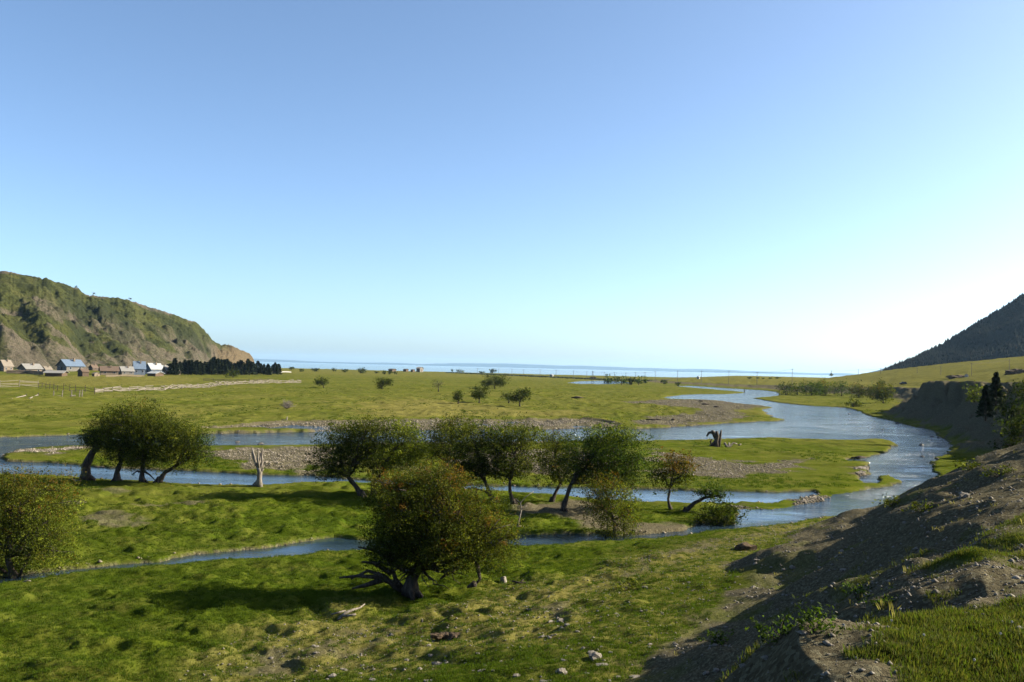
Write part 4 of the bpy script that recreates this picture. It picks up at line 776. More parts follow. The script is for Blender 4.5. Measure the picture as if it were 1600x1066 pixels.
for x, y, s_, lab in ((1402, 662, 1.5, 'dark boulder in the river under the bluff'), (1327, 647, 1.1, 'dark low rock in midstream of the bend'), (1440, 696, 1.0, 'flat dark rock near the right river bank'), (1468, 685, 1.2, 'dark rock at the water edge of the right bank'), (1455, 683, .8, 'small dark rock left of the bank rock'), (1379, 672, .6, 'tiny dark rock in the middle of the upper bend'), (1441, 714, .7, 'dark rock lower down near the right bank'), (407, 694, .8, 'grey boulder in the far channel left of the grove'), (371, 691, .7, 'small stone in the far channel beyond the dead stump'), (97, 716, 1.0, 'pale boulder on the left island bank')):
    q = at(x, y, WATER_Z); o = obj('river_rock', stone_mesh(int(x) + 3, STONED, .55, 2), None, (q[0], q[1], q[2] + 0.03), 1.0); o.scale = (s_, s_ * .8, s_ * .9); tag(o, lab, 'rock')

# pebbles on the bars, as ground cover
def pebbles(name, label, polys, n, smin, smax, mats, filt=None, pts=None):
    oc = np.array([(1, 0, 0), (0, 1, 0), (-1, 0, 0), (0, -1, 0), (0, 0, 0.7), (0, 0, -0.5)], float); of = np.array([(0, 1, 4), (1, 2, 4), (2, 3, 4), (3, 0, 4), (1, 0, 5), (2, 1, 5), (3, 2, 5), (0, 3, 5)])
    PX, PY = [], []
    if pts is not None: PX, PY = [pts[0]], [pts[1]]
    for P in (polys if pts is None else []):
        P = np.array(P); k = int(n / len(polys)); x = RNG.uniform(P[:, 0].min(), P[:, 0].max(), k * 3); y = RNG.uniform(P[:, 1].min(), P[:, 1].max(), k * 3); m = sdist(x, y, P) < 0; PX.append(x[m][:k]); PY.append(y[m][:k])
    x = np.concatenate(PX); y = np.concatenate(PY); z, mk, sw, s = fields(x, y)
    m = (mk['gravel'] > 0.25 + 0.6 * RNG.random(x.shape)) & (z > WATER_Z - 0.1) if filt is None else filt(mk, sw, s)
    x, y, z = x[m], y[m], z[m]; n = len(x); sc = smin + (smax - smin) * RNG.random(n) ** 3; a = RNG.random(n) * 6.283
    j = oc[None] * (0.7 + 0.6 * RNG.random((n, 6, 1))); cx = np.cos(a)[:, None] * j[:, :, 0] - np.sin(a)[:, None] * j[:, :, 1]; cy = np.sin(a)[:, None] * j[:, :, 0] + np.cos(a)[:, None] * j[:, :, 1]
    V = np.stack([x[:, None] + cx * sc[:, None] * .5, y[:, None] + cy * sc[:, None] * .5, z[:, None] + j[:, :, 2] * sc[:, None] * .5 + sc[:, None] * .1], -1).reshape(-1, 3)
    Fc = (of[None] + (np.arange(n) * 6)[:, None, None]).reshape(-1, 3); tag(obj(name, mesh(name, V, Fc, mats)), label, 'gravel', kind='stuff')
pebbles('gravel', 'grey pebbles covering the bars of the river island', [GRAV[0], GRAV[1], GRAV[2], GRAV[4], GRAV[5], GRAV[7]], 26000, 0.07, 0.34, PEB)
pebbles('gravel', 'grey pebbles of the far spit and the bank beach', [GRAV[3], BEACH], 14000, 0.16, 0.5, PEB)
ex, ey = [], []
for P in (OUT_P, ISL_P, MID_P):
    for (ax, ay), (bx, by) in zip(P, P[1:]):
        if max(ay, by) > 330 or min(ay, by) < 30 or abs(ax - bx) > 300: continue
        k = int(math.hypot(bx - ax, by - ay) * 7); t = RNG.random(k); ex.append(ax + (bx - ax) * t + RNG.normal(size=k) * 0.8); ey.append(ay + (by - ay) * t + RNG.normal(size=k) * 0.8)
ex = np.concatenate(ex); ey = np.concatenate(ey)
pebbles('gravel', 'stones and silt lying along the water edges', None, 0, 0.05, 0.38, PEB, lambda mk, sw, s: (sw > -0.45) & (sw < 0.35) & (fbm(ex / 5, ey / 5, 3, 97) > -0.08) & (s < 2), (ex, ey))
SLOPE = [(3, 6), (8, 8), (22, 25), (30, 50), (45, 90), (30, 76), (8, 46), (0, 33), (-4, 20)]
pebbles('rubble', 'small rubble strewn over the bare dirt slope', [SLOPE], 9000, 0.025, 0.16, STONE, lambda mk, sw, s: mk['dirt'] > 0.4)
NEARP = [(1, 4), (10, 4), (20, 28), (8, 20)]
pebbles('rubble', 'fine grit on the path of the near terrace', [NEARP], 13000, 0.012, 0.075, STONE, lambda mk, sw, s: mk['dirt'] > 0.35)
TURFP = [(-12, 31), (6, 31), (12, 46), (28, 68), (10, 60), (-4, 42), (-14, 36)]
pebbles('rubble', 'pale small stones sprinkled on the thin dry turf', [TURFP], 6500, 0.025, 0.13, STONE, lambda mk, sw, s: mk['dry'] > 0.45)

# ------------------------------------------------------------------ grass
def tuft_mesh(name, n, h, spread, wid, seed, cols):
    g = np.random.default_rng(seed); a = g.random(n) * 6.283; r = spread * np.sqrt(g.random(n)); bx, by = np.cos(a) * r, np.sin(a) * r
    hh = h * (0.5 + 0.7 * g.random(n)); ln = 0.55 * g.random(n) * hh; la = a + g.normal(size=n) * 0.8; w_ = wid * (0.7 + 0.6 * g.random(n)); wa = g.random(n) * 6.283
    dx, dy = np.cos(wa) * w_, np.sin(wa) * w_
    z0 = np.full(n, -0.02)
    V = np.stack([np.stack([bx - dx, by - dy, z0], 1), np.stack([bx + dx, by + dy, z0], 1),
                  np.stack([bx + np.cos(la) * ln * 0.35 + dx * .7, by + np.sin(la) * ln * 0.35 + dy * .7, hh * 0.6], 1), np.stack([bx + np.cos(la) * ln, by + np.sin(la) * ln, hh], 1)], 1).reshape(-1, 3)
    i = np.arange(n)[:, None] * 4; Fc = np.concatenate([i + np.array([[0, 1, 2]]), i + np.array([[0, 2, 3]])]); c = np.array(cols)[g.integers(0, len(cols), n)] * (0.7 + 0.6 * g.random((n, 1)))
    return mesh(name, V, Fc, ML, False, dict(tint=np.repeat(c, 4, axis=0)))
GC = [(0.070, 0.112, 0.012), (0.105, 0.148, 0.015), (0.052, 0.085, 0.010)]; GD = [(0.075, 0.105, 0.018), (0.19, 0.165, 0.07), (0.065, 0.085, 0.020), (0.13, 0.13, 0.04)]
GW = [(0.20, 0.17, 0.08), (0.28, 0.24, 0.13), (0.12, 0.11, 0.04)]
def instancer(name, label, P, rot, scl, src):
    me = mesh(name, P, [], None, False, dict(rot=rot, scl=scl)); o = obj(name, me); tag(o, label, 'grass', kind='stuff')
    ng = bpy.data.node_groups.new(name, 'GeometryNodeTree'); ng.interface.new_socket('Geometry', in_out='INPUT', socket_type='NodeSocketGeometry'); ng.interface.new_socket('Geometry', in_out='OUTPUT', socket_type='NodeSocketGeometry')
    N = ng.nodes; gi = N.new('NodeGroupInput'); go = N.new('NodeGroupOutput'); ip = N.new('GeometryNodeInstanceOnPoints'); oi = N.new('GeometryNodeObjectInfo'); oi.inputs['Object'].default_value = src; oi.inputs['As Instance'].default_value = True
    a1 = N.new('GeometryNodeInputNamedAttribute'); a1.data_type = 'FLOAT_VECTOR'; a1.inputs['Name'].default_value = 'rot'; a2 = N.new('GeometryNodeInputNamedAttribute'); a2.data_type = 'FLOAT'; a2.inputs['Name'].default_value = 'scl'
    mp = N.new('GeometryNodeMeshToPoints'); mp.inputs['Radius'].default_value = 0.01
    er = N.new('FunctionNodeEulerToRotation'); K = ng.links.new
    K(gi.outputs[0], ip.inputs['Points']); K(oi.outputs['Geometry'], ip.inputs['Instance']); K(a1.outputs['Attribute'], er.inputs[0]); K(er.outputs[0], ip.inputs['Rotation']); K(a2.outputs['Attribute'], ip.inputs['Scale']); K(ip.outputs[0], go.inputs[0])
    md = o.modifiers.new('scatter', 'NODES'); md.node_group = ng; return o
def scatter(name, label, src, n, rmin, rmax, azmin, azmax, sclr, filt, pw=1.0):
    r = np.exp(RNG.uniform(math.log(rmin), math.log(rmax), n)); a = np.radians(RNG.uniform(azmin, azmax, n)); x, y = r * np.sin(a), r * np.cos(a)
    z, mk, sw, s = fields(x, y); m = filt(mk, sw, s, r, x, y); x, y, z, r = x[m], y[m], z[m], r[m]; n = len(x)
    rot = np.stack([RNG.normal(size=n) * 0.12, RNG.normal(size=n) * 0.12, RNG.random(n) * 6.283], 1); sc = sclr[0] + (sclr[1] - sclr[0]) * RNG.random(n) ** 2
    return instancer(name, label, np.stack([x, y, z - 0.01], 1), rot, sc, src)
def source(name, me, x, y):
    o = obj(name, me, None, (x, y, float(tz(x, y)[0]))); o['kind'] = 'stuff'; o['label'] = 'tuft of grass growing on the turf'; o['category'] = 'grass'; return o
tA = source('grass', tuft_mesh('grass', 34, 0.10, 0.16, 0.007, 1, GC), -8.0, 40.0)
tB = source('grass', tuft_mesh('grass', 26, 0.065, 0.09, 0.0022, 2, GD), 7.0, 12.5)
tC = source('grass', tuft_mesh('grass', 14, 0.15, 0.07, 0.0016, 3, GW), 8.2, 14.0)
rnd = lambda x: RNG.random(x.shape)
scatter('grass', 'short green grass of the hummocky foreground turf', tA, 90000, 17, 78, -33, 20, (0.4, 1.1), lambda mk, sw, s, r, x, y: (sw > 0.1) & (mk['dirt'] < 0.4) & (mk['gravel'] < 0.4) & (s < 1) & (rnd(x) > mk['dry'] * 0.75))
scatter('grass', 'dark tussocks dotted over the far meadows', tA, 60000, 80, 420, -33, 28, (0.8, 2.2), lambda mk, sw, s, r, x, y: (sw > 1) & (mk['dirt'] < 0.3) & (mk['gravel'] < 0.3) & (s < 1) & (fbm(x / 9, y / 16, 4, 98) > 0.2))
scatter('grass', 'mixed green and dry grass of the near terrace', tB, 120000, 4.5, 34, -5, 33, (0.5, 1.3), lambda mk, sw, s, r, x, y: (s > 2) & (rnd(x) > 0.05 + mk['dirt'] * 1.25) & (fbm(x / 1.1, y / 1.1, 3, 95) > -0.55))
scatter('grass', 'tall dry grass stalks along the slope and terrace', tC, 1300, 11, 60, 0, 33, (0.5, 1.1), lambda mk, sw, s, r, x, y: (s > -1) & (fbm(x / 1.6, y / 1.6, 3, 96) > 0.12))

# dandelion clocks on the near terrace
for x, y, lab in ((1390, 985, 'seed head low in the near grass, left of the group'), (1440, 1010, 'seed head in the near grass below the bare path'), (1519, 1050, 'white seed head lowest in the near grass'), (1560, 1013, 'white seed head near the right frame edge'), (1339, 922, 'seed head at the lip of the hollow'), (1578, 990, 'seed head high at the right in the near grass'), (1404, 970, 'seed head beside the bright weed'), (1315, 995, 'seed head on the gravelly edge of the grass'), (1553, 851, 'seed head on the upper grass beyond the path')):
    q = hit_fast(x, y); g_ = random.Random(int(x)); hs = 0.10 + 0.05 * g_.random(); o = empty('dandelion', q, 'dandelion ' + lab, 'plant', 'dandelion clocks in the near grass')
    m_ = MB(); m_.tube([(0, 0, -.02), (.01, 0, hs * .6), (.02, 0, hs)], [.003, .0025, .002], 4); m_.build('stem', SEEDST, o); m_ = MB()
    for k in range(60):
        u = g_.uniform(-1, 1); a = g_.uniform(0, 6.28); r = math.sqrt(1 - u * u); m_.tube([(.02, 0, hs), (.02 + r * math.cos(a) * .013, r * math.sin(a) * .013, hs + u * .013)], [.0005, .002], 3)
    m_.build('seed_head', SEED, o)
# leafy weeds on the slope
random.seed(31)
WL = [((1275, 985), 'bright green leafy weed in the dirt hollow near the bottom'), ((1215, 1000), 'green weed at the lower edge of the bare slope'), ((1120, 1005), 'green weed patch where the turf meets the dirt'), ((1340, 935), 'bright green weed on the lip of the terrace'), ((1380, 950), 'green weed at the top of the bank'), ((1440, 800), 'scraggly shrub on the slope crest'), ((1395, 792), 'yellowish shrub where the slope meets the river'), ((1515, 735), 'thin shrub on the crest of the right spur'), ((1560, 745), 'olive shrub on the right spur'), ((985, 920), 'grey-green tussock on the lower slope')]
for i, ((x, y), lab) in enumerate(WL):
    q = hit_fast(x, y); V, Q, T, CC = leaves([((0, 0, .18), (.42, .42, .2), 'green' if i in (0, 1, 2, 3, 4) else 'olive', 0)], 0.045 if i < 5 else 0.05, 0.45, 700 + i); V[:, 2] = np.maximum(V[:, 2], -.02)
    o = empty('weed' if i < 5 else 'shrub', q, lab, 'plant'); mb = MB(); obj('foliage', mesh('foliage', V, Q, ML, False, dict(tint=T)), o); sc = q[1] / 40.0
    for k in range(8): limb(mb, (0, 0, -.03), CC[0][k % len(CC[0])], 0.012, 0.004, 4, 3, .1, k + i * 10)
    mb.build('stem', BARK, o); k_ = 0.35 + sc; o.scale = (k_, k_, k_ * .9)

# ------------------------------------------------------------------ village
def solid(name, c, c2=None, r=0.8):
    c2 = c2 or tuple(v * 0.75 for v in c); return mat_simple(name, [c2, c, tuple(min(1, v * 1.12) for v in c)], 1.2, r, 0.0)
WALLM = dict(tan=solid('tan_boards', (0.25, 0.195, 0.145)), grey=solid('grey_boards', (0.22, 0.20, 0.18)), brown=solid('brown_logs', (0.13, 0.09, 0.06)), white=solid('whitewash', (0.62, 0.60, 0.56)), blue=solid('blue_and_shade_boards', (0.16, 0.20, 0.27)))
ROOFM = dict(blue=solid('blue_roof_sheet', (0.17, 0.23, 0.33), None, .5), grey=solid('grey_slate_roof', (0.30, 0.29, 0.28)), white=solid('pale_sheet_roof', (0.46, 0.48, 0.50), None, .5), brown=solid('brown_roof', (0.17, 0.12, 0.09)), dark=solid('dark_roof', (0.07, 0.06, 0.06)), tan=solid('weathered_board_roof', (0.26, 0.22, 0.18)))
GLASS = mat_simple('window_glass', [(0.02, 0.025, 0.03), (0.03, 0.035, 0.045), (0.04, 0.05, 0.06)], 2, 0.1, 0.0)
FRAME = solid('window_frame_paint', (0.6, 0.62, 0.66))
def house(px_, py_, wpx, hpx, wall, roof, rz, label, name='house', depth=1.0, roofh=0.5, D=None):
    b = at(px_, py_, 0.0) if D is None else atD(px_, py_, D); D = b[1]; b[2] = float(tz(b[0], b[1])[0]); s = D / F
    W = wpx * s * 0.82; L = W * depth; Ht = hpx * s; wh = Ht * (1 - roofh); root = empty(name, b, label, 'house' if name == 'house' else 'shed', None, rz)
    mb = MB(); x, y = W / 2, L / 2
    mb.add([(-x, -y, -.3), (x, -y, -.3), (x, y, -.3), (-x, y, -.3), (-x, -y, wh), (x, -y, wh), (x, y, wh), (-x, y, wh), (0, -y, Ht - .1), (0, y, Ht - .1)],
           [(0, 1, 5, 8, 4), (2, 3, 7, 9, 6), (1, 2, 6, 5), (3, 0, 4, 7), (3, 2, 1, 0)]); mb.build('wall', WALLM[wall], root)
    mr = MB(); e = W * .07; t = 0.22; k = (Ht - wh) / x
    for sgn in (-1, 1):
        o1 = (sgn * (x + e), wh - e * k)
        a = [(o1[0], -y - e, o1[1]), (o1[0], y + e, o1[1]), (0, y + e, Ht), (0, -y - e, Ht)]; a2 = [(p_[0], p_[1], p_[2] + t) for p_ in a]
        mr.add(a + a2, [(0, 1, 2, 3), (4, 5, 6, 7), (0, 1, 5, 4), (1, 2, 6, 5), (3, 0, 4, 7)])
    rf = mr.build('roof', ROOFM[roof], root)
    if name == 'house': mc = MB(); mc.box((W * .16, L * .1, Ht), (W * .09, W * .09, Ht * .28)); mc.build('chimney', WALLM['tan'], rf)
    for q in ((-.27, .27) if name == 'house' else ()):
        f = MB(); f.box((W * q, -y - .03, wh * .55), (W * .17, .08, wh * .42)); fo = f.build('window', FRAME, root); g_ = MB(); g_.box((W * q, -y - .09, wh * .55), (W * .12, .06, wh * .31)); g_.build('pane', GLASS, fo)
        f = MB(); f.box((x + .03, L * q, wh * .55), (.08, L * .14, wh * .38)); fo = f.build('window', FRAME, root); g_ = MB(); g_.box((x + .09, L * q, wh * .55), (.06, L * .11, wh * .31)); g_.build('pane', GLASS, fo)
    d_ = MB(); d_.box((0.0, -y - .04, wh * .38), (W * .13, .1, wh * .76)); d_.build('door', WALLM['brown'], root); return root
R = math.radians
HS = [(8, 581, 19, 18, 'tan', 'tan', -25, 'pale tan gabled house at the left frame edge'), (47, 583, 30, 14, 'tan', 'grey', -35, 'tan house with grey roof behind the plank fence'), (40, 575, 14, 15, 'brown', 'dark', -20, 'dark house rising behind the grey-roofed tan one'),
      (110, 580, 34, 18, 'grey', 'blue', -35, 'large house with bright blue sheet roof'), (85, 577, 12, 10, 'tan', 'tan', -10, 'small beige house left of the blue roof'), (135, 576, 12, 10, 'brown', 'dark', -20, 'small dark house right of the blue roof'),
      (158, 577, 22, 9, 'tan', 'white', 60, 'low house with long pale roof in the village middle'), (171, 573, 20, 10, 'brown', 'dark', -55, 'dark gabled house at the back under the rocks'), (170, 586, 30, 13, 'tan', 'brown', -60, 'brown-roofed tan house in the village middle front'),
      (197, 586, 22, 13, 'grey', 'grey', -50, 'grey house left of the two-storey one'), (217, 586, 20, 21, 'blue', 'blue', -60, 'two-storey house with grey-blue walls and roof'), (232, 578, 14, 13, 'tan', 'tan', -30, 'narrow pale house behind the white roof'), (240, 585, 24, 17, 'blue', 'white', -38, 'house with white roof and gable coloured dark blue for shade'),  # blue boards on the white-roofed house put the gable's shade into the wall
      (255, 581, 14, 10, 'tan', 'white', -40, 'small pale-roofed house at the right of the village'), (264, 586, 18, 14, 'brown', 'grey', -45, 'brown house with grey roof, last before the pines'), (190, 576, 12, 8, 'brown', 'brown', -30, 'small brown hut tucked behind the grey house'), (20, 575, 12, 8, 'grey', 'grey', -30, 'small grey hut behind the pale tan house'), (62, 574, 12, 8, 'brown', 'tan', -50, 'small hut left of the beige house')]
for h in HS + [(30, 577, 12, 11, 'brown', 'dark', -30, 'dark gable between the tan house and the hut behind'), (98, 574, 11, 9, 'brown', 'dark', -25, 'dark hut peeping over the left of the blue roof'), (146, 579, 12, 9, 'brown', 'brown', -30, 'brown hut behind the dark front shed'), (207, 575, 12, 9, 'grey', 'grey', -30, 'small grey house left above the two-storey one'), (184, 582, 12, 9, 'brown', 'dark', -35, 'dark hut between the brown-roofed and the grey house'), (228, 574, 12, 9, 'brown', 'grey', -40, 'grey-roofed hut behind the white roofs'), (73, 582, 14, 9, 'grey', 'tan', -30, 'weathered hut behind the long low shed'), (276, 586, 10, 7, 'tan', 'tan', -40, 'tiny tan hut at the foot of the first pines')]: house(h[0], h[1], h[2], h[3], h[4], h[5], R(h[6]), h[7])
for h in ((88, 588, 48, 9, 'brown', 'grey', -75, 'long low shed with grey roof in the village front'), (130, 588, 20, 12, 'brown', 'brown', -40, 'dark brown shed right of the long shed'), (243, 588, 28, 7, 'brown', 'white', 80, 'low shed with flat white roof at the village front'), (150, 588, 12, 6, 'tan', 'tan', 60, 'little tan shed by the brown one')): house(h[0], h[1], h[2], h[3], h[4], h[5], R(h[6]), h[7], 'shed', 0.6, 0.35)
# barns by the lake
for h in ((613, 581, 16, 4.5, 'brown', 'dark', 70, 'leftmost long dark barn on the lake shore'), (634, 581, 12, 4.5, 'brown', 'dark', 75, 'middle dark barn on the lake shore'), (645, 581.5, 9, 4, 'brown', 'dark', 70, 'small dark barn beside the grey barn on the shore'), (656, 581.5, 15, 8, 'grey', 'grey', 70, 'tall grey barn at the right of the shore barns')): house(h[0], h[1], h[2], h[3], h[4], h[5], R(h[6]), h[7], 'barn', 0.5, 0.25)
house(1510, 589, 6, 4.5, 'white', 'brown', R(-30), 'tiny white hut beside the dark earth heap on the slope', 'house', 0.8, 0.4, D=hit(1510, 589)[1])
house(1091, 592, 5, 4, 'white', 'white', R(-30), 'tiny white cabin on the far plain by a pole', 'house', 0.8, 0.4, D=hit(1091, 592)[1])
house(862, 587.5, 6, 3, 'white', 'white', R(-30), 'tiny white building on the horizon amid the poles', 'house', 0.8, 0.4, D=hit(862, 588)[1])

# fences: every post and rail is a piece of its own
BOXM = {}
def rail(parent, name, a, b, w_, mat):
    a = np.array(a); b = np.array(b); L_ = np.linalg.norm(b - a)
    key = mat.name
    if key not in BOXM:
        m_ = MB(); m_.tube([(-.5, 0, 0), (0, 0.0, 0.0), (.5, 0, 0)], [.5, .46, .42], 6); BOXM[key] = mesh('rail', m_.V, m_.F, mat)
    o = obj(name, BOXM[key], parent, (a + b) / 2); d = Vector(b - a); o.rotation_mode = 'QUATERNION'; o.rotation_quaternion = Vector((1, 0, 0)).rotation_difference(d); o.scale = (L_, w_, w_); return o
def fence(line, label, hgt, nr, step, mat, w_=0.12, messy=0.25, seed=0, post=0.16):
    g = random.Random(seed); P = [at(x, y) for x, y in line]; root = empty('fence', P[0], label, 'fence'); o0 = P[0]; pts = []
    for a, b in zip(P[:-1], P[1:]):
        n = max(1, int(np.linalg.norm(b - a) / step))
        for i in range(n): pts.append(a + (b - a) * i / n)
    pts.append(P[-1]); zz = tz([p_[0] for p_ in pts], [p_[1] for p_ in pts])
    for p_, z_ in zip(pts, zz): p_[2] = z_
    pts = [p_ - o0 for p_ in pts]
    for i, p_ in enumerate(pts):
        rail(root, 'post', p_ + np.array([0, 0, -.2]), p_ + np.array([g.uniform(-.2, .2), g.uniform(-.2, .2), hgt * g.uniform(.85, 1.25)]), post, mat)
        if i: 
            for k in range(nr):
                h1 = hgt * (k + .6) / nr; rail(root, 'rail', pts[i - 1] + np.array([g.uniform(-.2, .2), g.uniform(-.2, .2), max(.08, h1 + g.uniform(-1, 1) * messy)]), p_ + np.array([g.uniform(-.2, .2), g.uniform(-.2, .2), max(.08, h1 + g.uniform(-1, 1) * messy)]), w_, mat)
    return root
fence([(148, 614), (175, 613), (215, 611.5), (250, 610), (290, 607.5), (325, 606), (345, 602.5), (370, 601), (420, 599.5), (470, 598.5)], 'long collapsed log fence of pale rails crossing the far meadow', 1.5, 5, 4.0, DEADW, 0.24, 0.5, 1, 0.22)
fence([(-60, 607), (0, 606), (30, 605.5), (60, 605)], 'grey rail fence at the left frame edge', 2.2, 4, 5.0, DEADW, 0.16, 0.35, 2, 0.26)
fence([(60, 606), (90, 611), (118, 614), (148, 616)], 'thin dark rail fence joining the grey one to the log fence', 1.9, 2, 5.5, DARKW, 0.13, 0.2, 3, 0.22)
fence([(318, 597), (350, 597.5), (390, 598), (420, 597)], 'dark rail fence behind the pale log fence', 1.6, 3, 5.0, DARKW, 0.2, 0.2, 4, 0.2)
fence([(10, 584), (40, 584.5), (68, 586)], 'tall plank fence in front of the tan house', 2.3, 5, 5.0, WALLM['tan'], 0.5, 0.05, 5, 0.3)
fence([(165, 589), (200, 589), (225, 589)], 'pale plank fence in front of the grey and brown houses', 1.1, 3, 5.0, WALLM['tan'], 0.3, 0.1, 6, 0.3)
fence([(318, 584), (350, 584)], 'white plank fence before the pines', 1.3, 3, 5.0, WALLM['white'], 0.45, 0.05, 7, 0.3)
fence([(415, 582), (455, 582.5)], 'white low fence under the last pines', 1.3, 3, 6.0, WALLM['white'], 0.45, 0.1, 8, 0.3)
for i, (a, b, u, lab) in enumerate((((18, 625), (40, 620), (41, 616), 'fallen white log with upright end, left meadow'), ((46, 624), (59, 619), (60, 614), 'fallen white log beside the first on the left meadow'), ((82, 621), (95, 621), (84, 611), 'L-shaped remains of a fence, white rail and post'), ((109, 620), (118, 620), (112, 610), 'single white post with short rail on the left meadow'))):
    A, B, U = at(*a), at(*b), None; D = A[1]; r_ = empty('broken_fence', A, lab, 'fence'); rail(r_, 'rail', (0, 0, .2), B - A + np.array([0, 0, .35]), .38, DEADW); up_ = atD(u[0], u[1], B[1] if i < 2 else A[1]) - A
    bs = (B - A) if i < 2 else np.array([up_[0], up_[1], 0.0]); rail(r_, 'post', bs, up_, .3, DEADW if i > 1 else DARKW)
for x, y, lab in ((97, 621, 'grey post left of the single white post'), (124, 621, 'left of two grey posts at the end of the fence remains'), (128, 620, 'right of two grey posts at the end of the fence remains')):
    A = at(x, y); m_ = MB(); m_.tube([(0, 0, -.3), (0, 0, .9), (.1, 0, 2.0)], [.15, .14, .1], 6); tag(m_.build('wooden_post', DEADW, None, False, A), lab, 'post')

# ------------------------------------------------------------------ power line, mast, car
POLES = [(746, 583, 8, 1150), (779, 585, 9, 1120), (800, 586, 10, 1090), (818, 587, 10, 1060), (844, 588, 11, 1030), (869, 589, 11, 1000), (896, 590, 11, 970), (917, 591, 11, 950), (944, 592, 11, 930), (960, 592.5, 11, 900), (978, 593, 11, 880), (993, 593, 12, 860), (1008, 593, 12, 840), (1024, 592, 12, 820), (1059, 592, 13, 790), (1096, 592.5, 13, 760), (1139, 593, 14, 730), (1183, 593, 12, 700), (1238, 593, 17, 670)]
PP = [atD(x, y - h, D) for x, y, h, D in POLES]
SK = [(1299, 588, 9), (1341, 586, 9), (1376, 584, 9), (1433, 583, 9), (1470, 586, 14), (1518, 587, 20), (1577, 578, 17)]
PG = 'utility poles crossing the plain before the lake'
def pole(base, top, label, group):
    h = max(3.0, top[2] - base[2]); o = empty('utility_pole', base, label, 'pole', group); r = 0.10 + base[1] / 9000
    m_ = MB(); m_.tube([(0, 0, -.3), (0, 0, h)], [r, r * .7], 6); m_.build('post', POLE, o); m_ = MB(); m_.box((0, 0, h - .7), (2.0, .16, .16)); m_.build('crossarm', POLE, o); return np.array([base[0], base[1], base[2] + h - .6])
ends = []
for i, ((x, y, h, D), t) in enumerate(zip(POLES, PP)):
    b = np.array([t[0], t[1], float(tz(t[0], t[1])[0])]); where = 'between the barns and the lone round horizon tree' if i < 1 else 'left of the lattice mast on the plain' if i < 8 else 'standing over the green thicket' if i < 13 else 'on the dry plain right of the thicket'
    ends.append(pole(b, t, 'thin utility pole ' + where, PG if i in () else PG))
ends2 = []
NM = ['faint pole on the skyline at the foot of the slope', 'second faint pole on the rising skyline', 'small pole where the skyline meets the dark forest', 'thin pole on the grass slope below the forest edge', 'pole on the slope left of the white hut', 'tall pole just right of the white hut', 'rightmost pole on the slope above the dark bank']
for i, (x, y, h) in enumerate(SK):
    b = stand(x, y, 1500); ends2.append(pole(b, atD(x, y - h, b[1]), NM[i], None))
def wire(ends_, label):
    root = None; m_ = MB()
    for off in (-.8, .8):
        for a, b in zip(ends_[:-1], ends_[1:]):
            P = [a + (b - a) * t + np.array([off, 0, -0.5 * 4 * t * (1 - t)]) for t in (0, .25, .5, .75, 1)]; m_.tube(P, [.03] * 5, 3)
    o = m_.build('power_line', POLE); tag(o, label, 'power line')
wire(ends, 'power line wires strung along the poles of the plain'); wire(ends2, 'power line wires running up the right slope')
b = np.array([atD(926, 590, 880)[0], 880, 0.0]); b[2] = float(tz(b[0], b[1])[0]); m_ = MB(); hh_ = 10.5
for sx, sy in ((-1, -1), (1, -1), (1, 1), (-1, 1)): m_.tube([(sx * 1.1, sy * 1.1, -.2), (sx * .25, sy * .25, hh_)], [.12, .1], 5)
for k in range(5):
    z_ = k * 2.0 + 1; q = 1.1 - .85 * z_ / hh_; m_.box((0, -q, z_), (2 * q, .1, .1)); m_.tube([(-q, -q, z_), (q, -q, z_ + 2)], [.06, .06], 4)
m_.box((0, 0, hh_), (.9, .9, .6)); tag(m_.build('lattice_mast', POLE, None, False, b), 'lattice mast on a low mound in the middle of the pole row', 'mast')
# earth heaps on the slope
for i, (x, y, w_, h_, lab) in enumerate(((1498, 590, 34, 4, 'low dark earth heap beside the white hut'), (1590, 584, 36, 7, 'dark earth bank on the slope at the right edge'), (926, 592, 14, 3, 'low mound under the lattice mast'))):
    q = stand(x, y, 1500); s = q[1] / F; me = stone_mesh(200 + i, CLOD, 1.0, 3); o = obj('earth_heap', me, None, q); o.scale = (w_ * s * .9, w_ * s * .4, h_ * s * 2.2 * .9); tag(o, lab, 'earth heap')
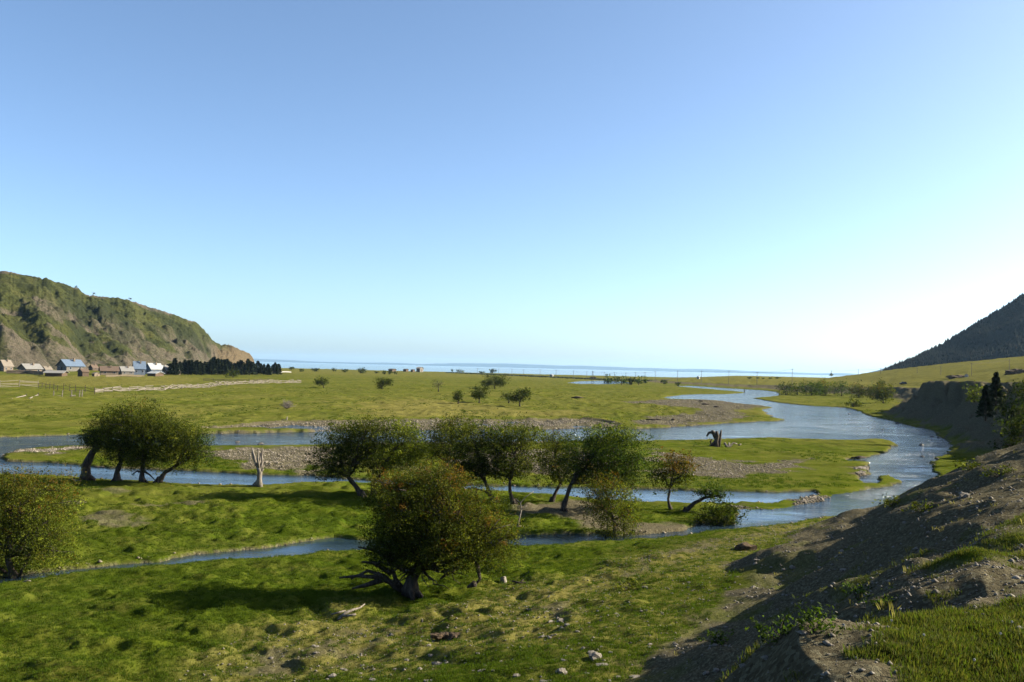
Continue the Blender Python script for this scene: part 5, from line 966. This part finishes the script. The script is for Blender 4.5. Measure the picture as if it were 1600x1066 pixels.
# car with dust on the far track
q = hit(1411, 601); CARM = solid('dark_car_paint', (.03, .035, .045), None, .35); TY = solid('tyre', (.02, .02, .02)); o = empty('car', q, 'dark car driving along the dusty track on the bluff top', 'car', None, math.pi)
s = max(1.0, 1.0); m_ = MB(); m_.add([(-2.1, -.85, .35), (2.1, -.85, .35), (2.1, .85, .35), (-2.1, .85, .35), (-2.1, -.85, .95), (2.1, -.85, .85), (2.1, .85, .85), (-2.1, .85, .95)], [(3, 2, 1, 0), (4, 5, 6, 7), (0, 1, 5, 4), (1, 2, 6, 5), (2, 3, 7, 6), (3, 0, 4, 7)]); m_.build('body', CARM, o)
m_ = MB(); m_.add([(-2.0, -.8, .955), (1.0, -.8, .92), (1.0, .8, .92), (-2.0, .8, .955), (-1.7, -.65, 1.7), (.4, -.65, 1.7), (.4, .65, 1.7), (-1.7, .65, 1.7)], [(4, 5, 6, 7), (0, 1, 5, 4), (1, 2, 6, 5), (2, 3, 7, 6), (3, 0, 4, 7)]); m_.build('cabin', GLASS, o)
for sx in (-1.35, 1.35):
    for sy in (-.8, .8): m_ = MB(); m_.tube([(sx, sy - .1, .33), (sx, sy + .1, .33)], [.33, .33], 12); m_.build('wheel', TY, o)

# angler-like posts by the far water
for x, y, lab in ((1163, 612, 'dark stake at the tip of the far grass spit'), (971, 602, 'small dark stake left of the pond head'), (998, 602, 'small dark stake right of the pond head')):
    A = at(x, y); m_ = MB(); m_.tube([(0, 0, -.3), (0, 0, 1.2), (.1, 0, 2.0)], [.35, .3, .15], 6); tag(m_.build('wooden_post', DARKW, None, False, A), lab, 'post')

# ------------------------------------------------------------------ haze: the air of the valley and the lake
m, n, b, out = newmat('haze'); n.nodes.remove(b); pv = n.nodes.new('ShaderNodeVolumePrincipled')
pv.inputs['Color'].default_value = (0.40, 0.66, 1.0, 1); pv.inputs['Density'].default_value = 0.000019; pv.inputs['Anisotropy'].default_value = 0.2
n.links.new(pv.outputs[0], out.inputs['Volume'])
mb = MB(); mb.box((0, 19800, 150), (64000, 41400, 330)); hz = mb.build('haze', m); hz['kind'] = 'stuff'; hz['label'] = 'thin blue air over the valley and the lake'; hz['category'] = 'haze'
